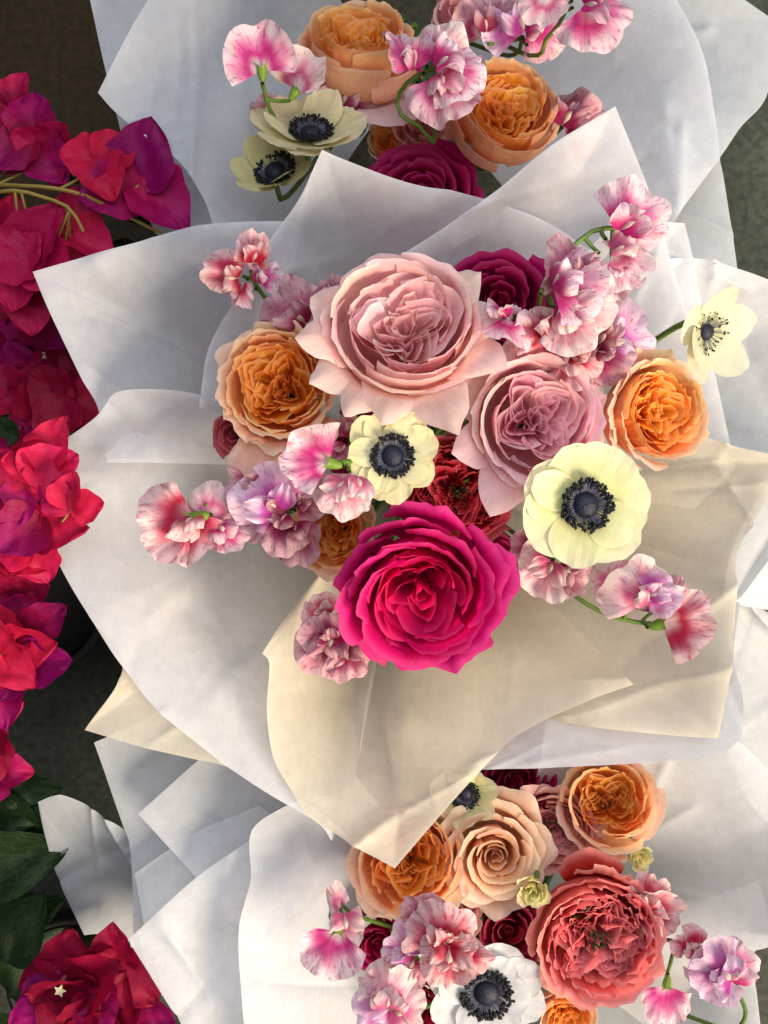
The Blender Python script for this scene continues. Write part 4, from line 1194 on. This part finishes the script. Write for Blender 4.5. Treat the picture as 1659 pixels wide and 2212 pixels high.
# ------------------------------------------------------------------ bougainvillea
def leaf_blade(root, name, x, y, z, length, ang, mat, C1=None, C2=None, width=.36, cup=.15, pitch=0.0, roll=0.0, bend=.2, seed=0, heart=.0):
    r = np.random.default_rng(seed + int(x * 3 + y))
    nu, nv = 15, 21
    u = np.linspace(-1, 1, nu)[:, None]
    v = np.linspace(0, 1, nv)[None, :]
    wd = width * np.sin(np.clip(v, 0, 1) ** .70 * PI) ** .66 * (1 + .25 * (1 - v))
    yy = v - heart * (1 - v) ** 3 * np.abs(u) + 0 * u
    xx = wd * u
    ph = r.uniform(0, 6.28, 2)
    zz = cup * np.abs(xx) ** 1.4 / max(width, .1) - bend * v ** 2 + .018 * np.sin(9 * v + 5 * u + ph[0]) + .012 * np.sin(16 * v - 9 * np.abs(u) + ph[1]) + .010 * np.exp(-(u / .08) ** 2) * -1
    if name == "bract":
        zz = zz + 0.010 * np.sin(26 * (v - .45 * np.abs(u)) + ph[0]) * np.abs(u) ** .5 + .03 * np.sin(5 * v + 4 * u + ph[1]) * np.abs(u)
        xx = xx * (1 + .05 * np.sin(17 * v + ph[0]) * (np.abs(u) > .7))
    else:
        zz = zz + .008 * np.sin(30 * (v - .5 * np.abs(u)) + ph[0]) * np.abs(u) ** .5 + .03 * np.sin(4 * v + 2 * u + ph[1])
    P = np.stack([xx, yy, zz], -1)
    M = pea_frame(ang, pitch, roll, 1)
    S = length * kpx(z)
    Wd = W(x, y, z) + (P * S) @ M.T
    C = None
    if C1 is not None:
        t = (v + 0 * u)[..., None]
        C = np.clip(lerp(C1, C2, t) * (1 + .10 * r.normal()), .003, .9)
    return grid_obj(name, Wd, mat, root, C)

BR1, BR2, BR3 = H('#940834'), H('#bc1452'), H('#9c0a68')  # bract reds with light put in: darker for shaded sprays, brighter for lit
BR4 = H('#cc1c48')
def bract_cluster(root, x, y, z, size, ang, seed, cols=(BR1, BR2), n=3, spread=118, pitch=12, tiny=False):
    r = np.random.default_rng(seed)
    for k in range(n):
        a = ang + (k - (n - 1) / 2) * spread + r.normal() * 10
        c1, c2 = cols if r.uniform() < .88 else (cols[1], BR3)
        leaf_blade(root, "bract", x, y, z - .002 * k, size * r.uniform(.78, .98), a, M_BRACT, c1, c2, width=r.uniform(.42, .50), cup=r.uniform(.1, .5), pitch=pitch + r.normal() * 12, roll=r.normal() * 14, bend=r.uniform(-.05, .25), seed=seed + k, heart=.10)
    if tiny:
        # small trumpet flower: tube and star
        c = W(x, y, z)
        S = size * kpx(z)
        tube("flower_tube", [c, c + np.array([.02 * S, -.03 * S, .28 * S]), c + np.array([.05 * S, -.04 * S, .42 * S])], .035 * S, .05 * S, M_BRACTPLAIN, root, n=6, sides=6)
        pts, fcs = [], []
        e = c + np.array([.05 * S, -.04 * S, .43 * S])
        for k in range(10):
            rad = (.11 if k % 2 == 0 else .055) * S
            a = k * PI / 5
            pts.append(e + np.array([rad * math.cos(a), rad * math.sin(a), .01 * S * (k % 2)]))
        pts.append(e + np.array([0, 0, -.02 * S]))
        for k in range(10):
            fcs.append((k, (k + 1) % 10, 10))
        mesh_obj("star_flower", np.array(pts), fcs, M_CREAMTINY, root)

M_BRACTPLAIN = simple_mat("bougainvillea_tube", H('#c86a72'), .55, .15, 200)

def branch(label, pts, clusters, leaves=(), r0=.0022):
    p = [W(*q) for q in pts]
    foot = p[0]
    root = thing("bougainvillea_branch", label, "bougainvillea", (float(foot[0]), float(foot[1]), 0.0))
    tube("twig", p, r0, r0 * .5, M_TWIG, root, n=26)
    line = catmull(np.array(p), 60)
    for i, c in enumerate(clusters):
        bract_cluster(root, seed=int(c[0] * 3 + c[1] * 5 + i), x=c[0], y=c[1], z=c[2], size=c[3], ang=c[4], **(c[5] if len(c) > 5 else {}))
        e = W(c[0], c[1], c[2])
        j = int(np.argmin(np.linalg.norm(line - e, axis=1)))
        j = max(0, j - 4)
        tube("twig", [e, lerp(e, line[j], .5) + np.array([0, 0, -.004]), line[j]], .0008, .0010, M_TWIG, root, n=7, sides=5)
    for i, l in enumerate(leaves):
        leaf_blade(root, "leaf", l[0], l[1], l[2], l[3], l[4], M_LEAFV, H('#16240e'), H('#1e3014'), width=.30, cup=.2, pitch=l[5] if len(l) > 5 else 5, roll=l[6] if len(l) > 6 else 0, bend=.2, seed=i)
    return root

POTX, POTY = -60, 1150
branch("long bougainvillea branch reaching right with forked yellow twigs below the upper paper", 
       [(-200, 520, .12), (-60, 415, .20), (60, 402, .238), (170, 418, .242), (250, 455, .232), (350, 505, .215)],
       [(70, 300, .215, 130, -30, dict(cols=(BR1, BR3))), (215, 350, .235, 112, 40, dict(cols=(BR4, BR4))), (300, 400, .225, 150, -40, dict(cols=(BR2, BR3))), (20, 245, .20, 100, 60), (110, 330, .21, 95, -80), (-10, 330, .20, 120, 200, dict(cols=(BR3, BR2)))],
       [(140, 380, .18, 120, 30), (255, 430, .175, 120, -20), (140, 470, .165, 130, -50), (250, 520, .165, 120, -70)])
branch("bright pink bougainvillea spray just left of the big white corner",
       [(-220, 500, .12), (-80, 440, .20), (20, 412, .243), (90, 425, .246), (150, 450, .246), (180, 500, .242)],
       [(70, 545, .235, 140, -50, dict(cols=(BR2, BR2))), (150, 510, .225, 130, -30, dict(cols=(BR4, BR2))), (10, 520, .225, 125, 190, dict(cols=(BR2, BR4))), (60, 630, .215, 105, -90), (0, 610, .21, 105, 230), (120, 600, .21, 95, -40), (40, 580, .232, 100, 160, dict(cols=(BR2, BR2)))],
       [(30, 440, .18, 110, 200), (180, 560, .17, 110, -30)])
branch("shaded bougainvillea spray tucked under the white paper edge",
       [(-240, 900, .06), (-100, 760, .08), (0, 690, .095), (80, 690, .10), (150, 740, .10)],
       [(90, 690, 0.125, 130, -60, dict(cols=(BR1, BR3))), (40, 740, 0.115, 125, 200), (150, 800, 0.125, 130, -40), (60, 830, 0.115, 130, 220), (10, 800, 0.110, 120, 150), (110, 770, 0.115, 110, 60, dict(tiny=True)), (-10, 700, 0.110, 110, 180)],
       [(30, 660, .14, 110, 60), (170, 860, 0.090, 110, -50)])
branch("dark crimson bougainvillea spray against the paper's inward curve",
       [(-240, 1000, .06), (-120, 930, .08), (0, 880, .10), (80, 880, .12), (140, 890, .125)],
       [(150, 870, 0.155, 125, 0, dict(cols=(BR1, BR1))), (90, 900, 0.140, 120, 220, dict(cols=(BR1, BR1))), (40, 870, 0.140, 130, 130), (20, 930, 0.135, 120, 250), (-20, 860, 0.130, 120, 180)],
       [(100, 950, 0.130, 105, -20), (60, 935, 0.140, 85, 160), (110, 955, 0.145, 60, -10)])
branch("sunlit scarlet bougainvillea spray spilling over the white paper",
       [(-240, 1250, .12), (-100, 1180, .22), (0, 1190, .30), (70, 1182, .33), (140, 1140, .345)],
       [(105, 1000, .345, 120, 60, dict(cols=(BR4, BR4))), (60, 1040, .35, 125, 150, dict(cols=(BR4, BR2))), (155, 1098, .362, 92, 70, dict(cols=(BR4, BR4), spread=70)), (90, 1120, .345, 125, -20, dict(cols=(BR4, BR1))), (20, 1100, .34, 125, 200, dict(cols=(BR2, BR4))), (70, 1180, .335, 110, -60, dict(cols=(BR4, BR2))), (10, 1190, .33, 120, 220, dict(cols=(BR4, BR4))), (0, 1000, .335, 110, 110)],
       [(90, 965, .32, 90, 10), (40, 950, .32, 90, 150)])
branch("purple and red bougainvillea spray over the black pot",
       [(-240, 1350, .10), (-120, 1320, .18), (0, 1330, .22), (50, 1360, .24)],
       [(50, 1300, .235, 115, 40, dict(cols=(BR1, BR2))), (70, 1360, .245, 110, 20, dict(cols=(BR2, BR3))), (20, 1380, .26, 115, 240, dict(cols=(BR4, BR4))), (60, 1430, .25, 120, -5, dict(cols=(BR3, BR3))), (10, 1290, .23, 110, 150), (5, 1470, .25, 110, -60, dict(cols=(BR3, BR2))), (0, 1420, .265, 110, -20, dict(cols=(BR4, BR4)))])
branch("lower bougainvillea tips hanging beside the concrete",
       [(-240, 1600, .10), (-120, 1580, .16), (-20, 1590, .2), (0, 1620, .21)],
       [(-20, 1600, .21, 105, -60, dict(cols=(BR1, BR1))), (-10, 1660, .2, 100, -20, dict(cols=(BR3, BR2))), (-20, 1540, .2, 90, 10)],
       [(0, 1690, .17, 130, -10, 0, 10), (-30, 1730, .165, 190, -40), (30, 1760, .15, 120, -110)])
branch("broad dark green leaves of the bougainvillea in the lower left corner",
       [(-200, 2100, .06), (-120, 1980, .12), (-60, 1900, .14), (-20, 1850, .15)],
       [(50, 1780, .145, 90, 50, dict(tiny=False, n=2, cols=(BR2, BR4))), (-15, 1800, .16, 60, 0, dict(tiny=False, n=1, cols=(BR4, BR4)))],
       [(-70, 1740, .165, 200, 2), (-80, 1880, .17, 230, 12), (10, 2075, .15, 170, 60, 10), (-60, 2020, .13, 200, 20), (20, 2150, .11, 180, 50)])
branch("crimson bougainvillea spray with cream star flowers in front of the rolled paper",
       [(60, 2420, .04), (120, 2320, .12), (170, 2220, .16), (230, 2160, .175)],
       [(140, 2110, .20, 130, 80, dict(cols=(BR1, BR1), tiny=True)), (190, 2140, .205, 135, -60, dict(cols=(BR1, BR1))), (250, 2080, .195, 135, 70, dict(cols=(BR1, BR1), tiny=False)), (110, 2180, .195, 120, 200, dict(cols=(BR3, BR3))), (300, 2150, .185, 120, -30, dict(cols=(BR1, BR3))), (230, 2200, .20, 120, -40, dict(cols=(BR1, BR1))), (150, 2215, .215, 100, 150, dict(cols=(BR1, BR1), tiny=True))],
       [(130, 2070, .15, 150, 10), (80, 2230, .14, 120, 170)])

def black_pot(label, x, y, r_top, z_top):
    c = W(x, y, z_top)
    prof = [(0.0, .004), (.72, .004), (.76, .012), (.96, z_top - .03), (1.0, z_top - .03), (1.04, z_top - .028), (1.05, z_top), (.97, z_top), (.93, z_top - .03), (.90, z_top - .02), (0.0, z_top - .018)]
    a = np.linspace(0, 2 * PI, 49)[:, None]
    P = np.stack([c[0] + np.cos(a) * np.array([p[0] for p in prof]) * r_top, c[1] + np.sin(a) * np.array([p[0] for p in prof]) * r_top, 0 * a + np.array([p[1] for p in prof])], -1)
    root = thing("plant_pot", label, "pot", (float(c[0]), float(c[1]), 0))
    grid_obj("body", P[:, :5], M_POT, root)
    grid_obj("rim", P[:, 4:9], M_POT, root)
    grid_obj("soil", P[:, 8:], simple_mat("potting_soil", H('#120d09'), .9, 0, 150, .5, .8), root)
black_pot("black plastic pot in shadow under the bougainvillea", 30, 1270, .075, .10)
black_pot("low black pot behind the rolled paper and crimson bougainvillea", 150, 2125, .05, .08)
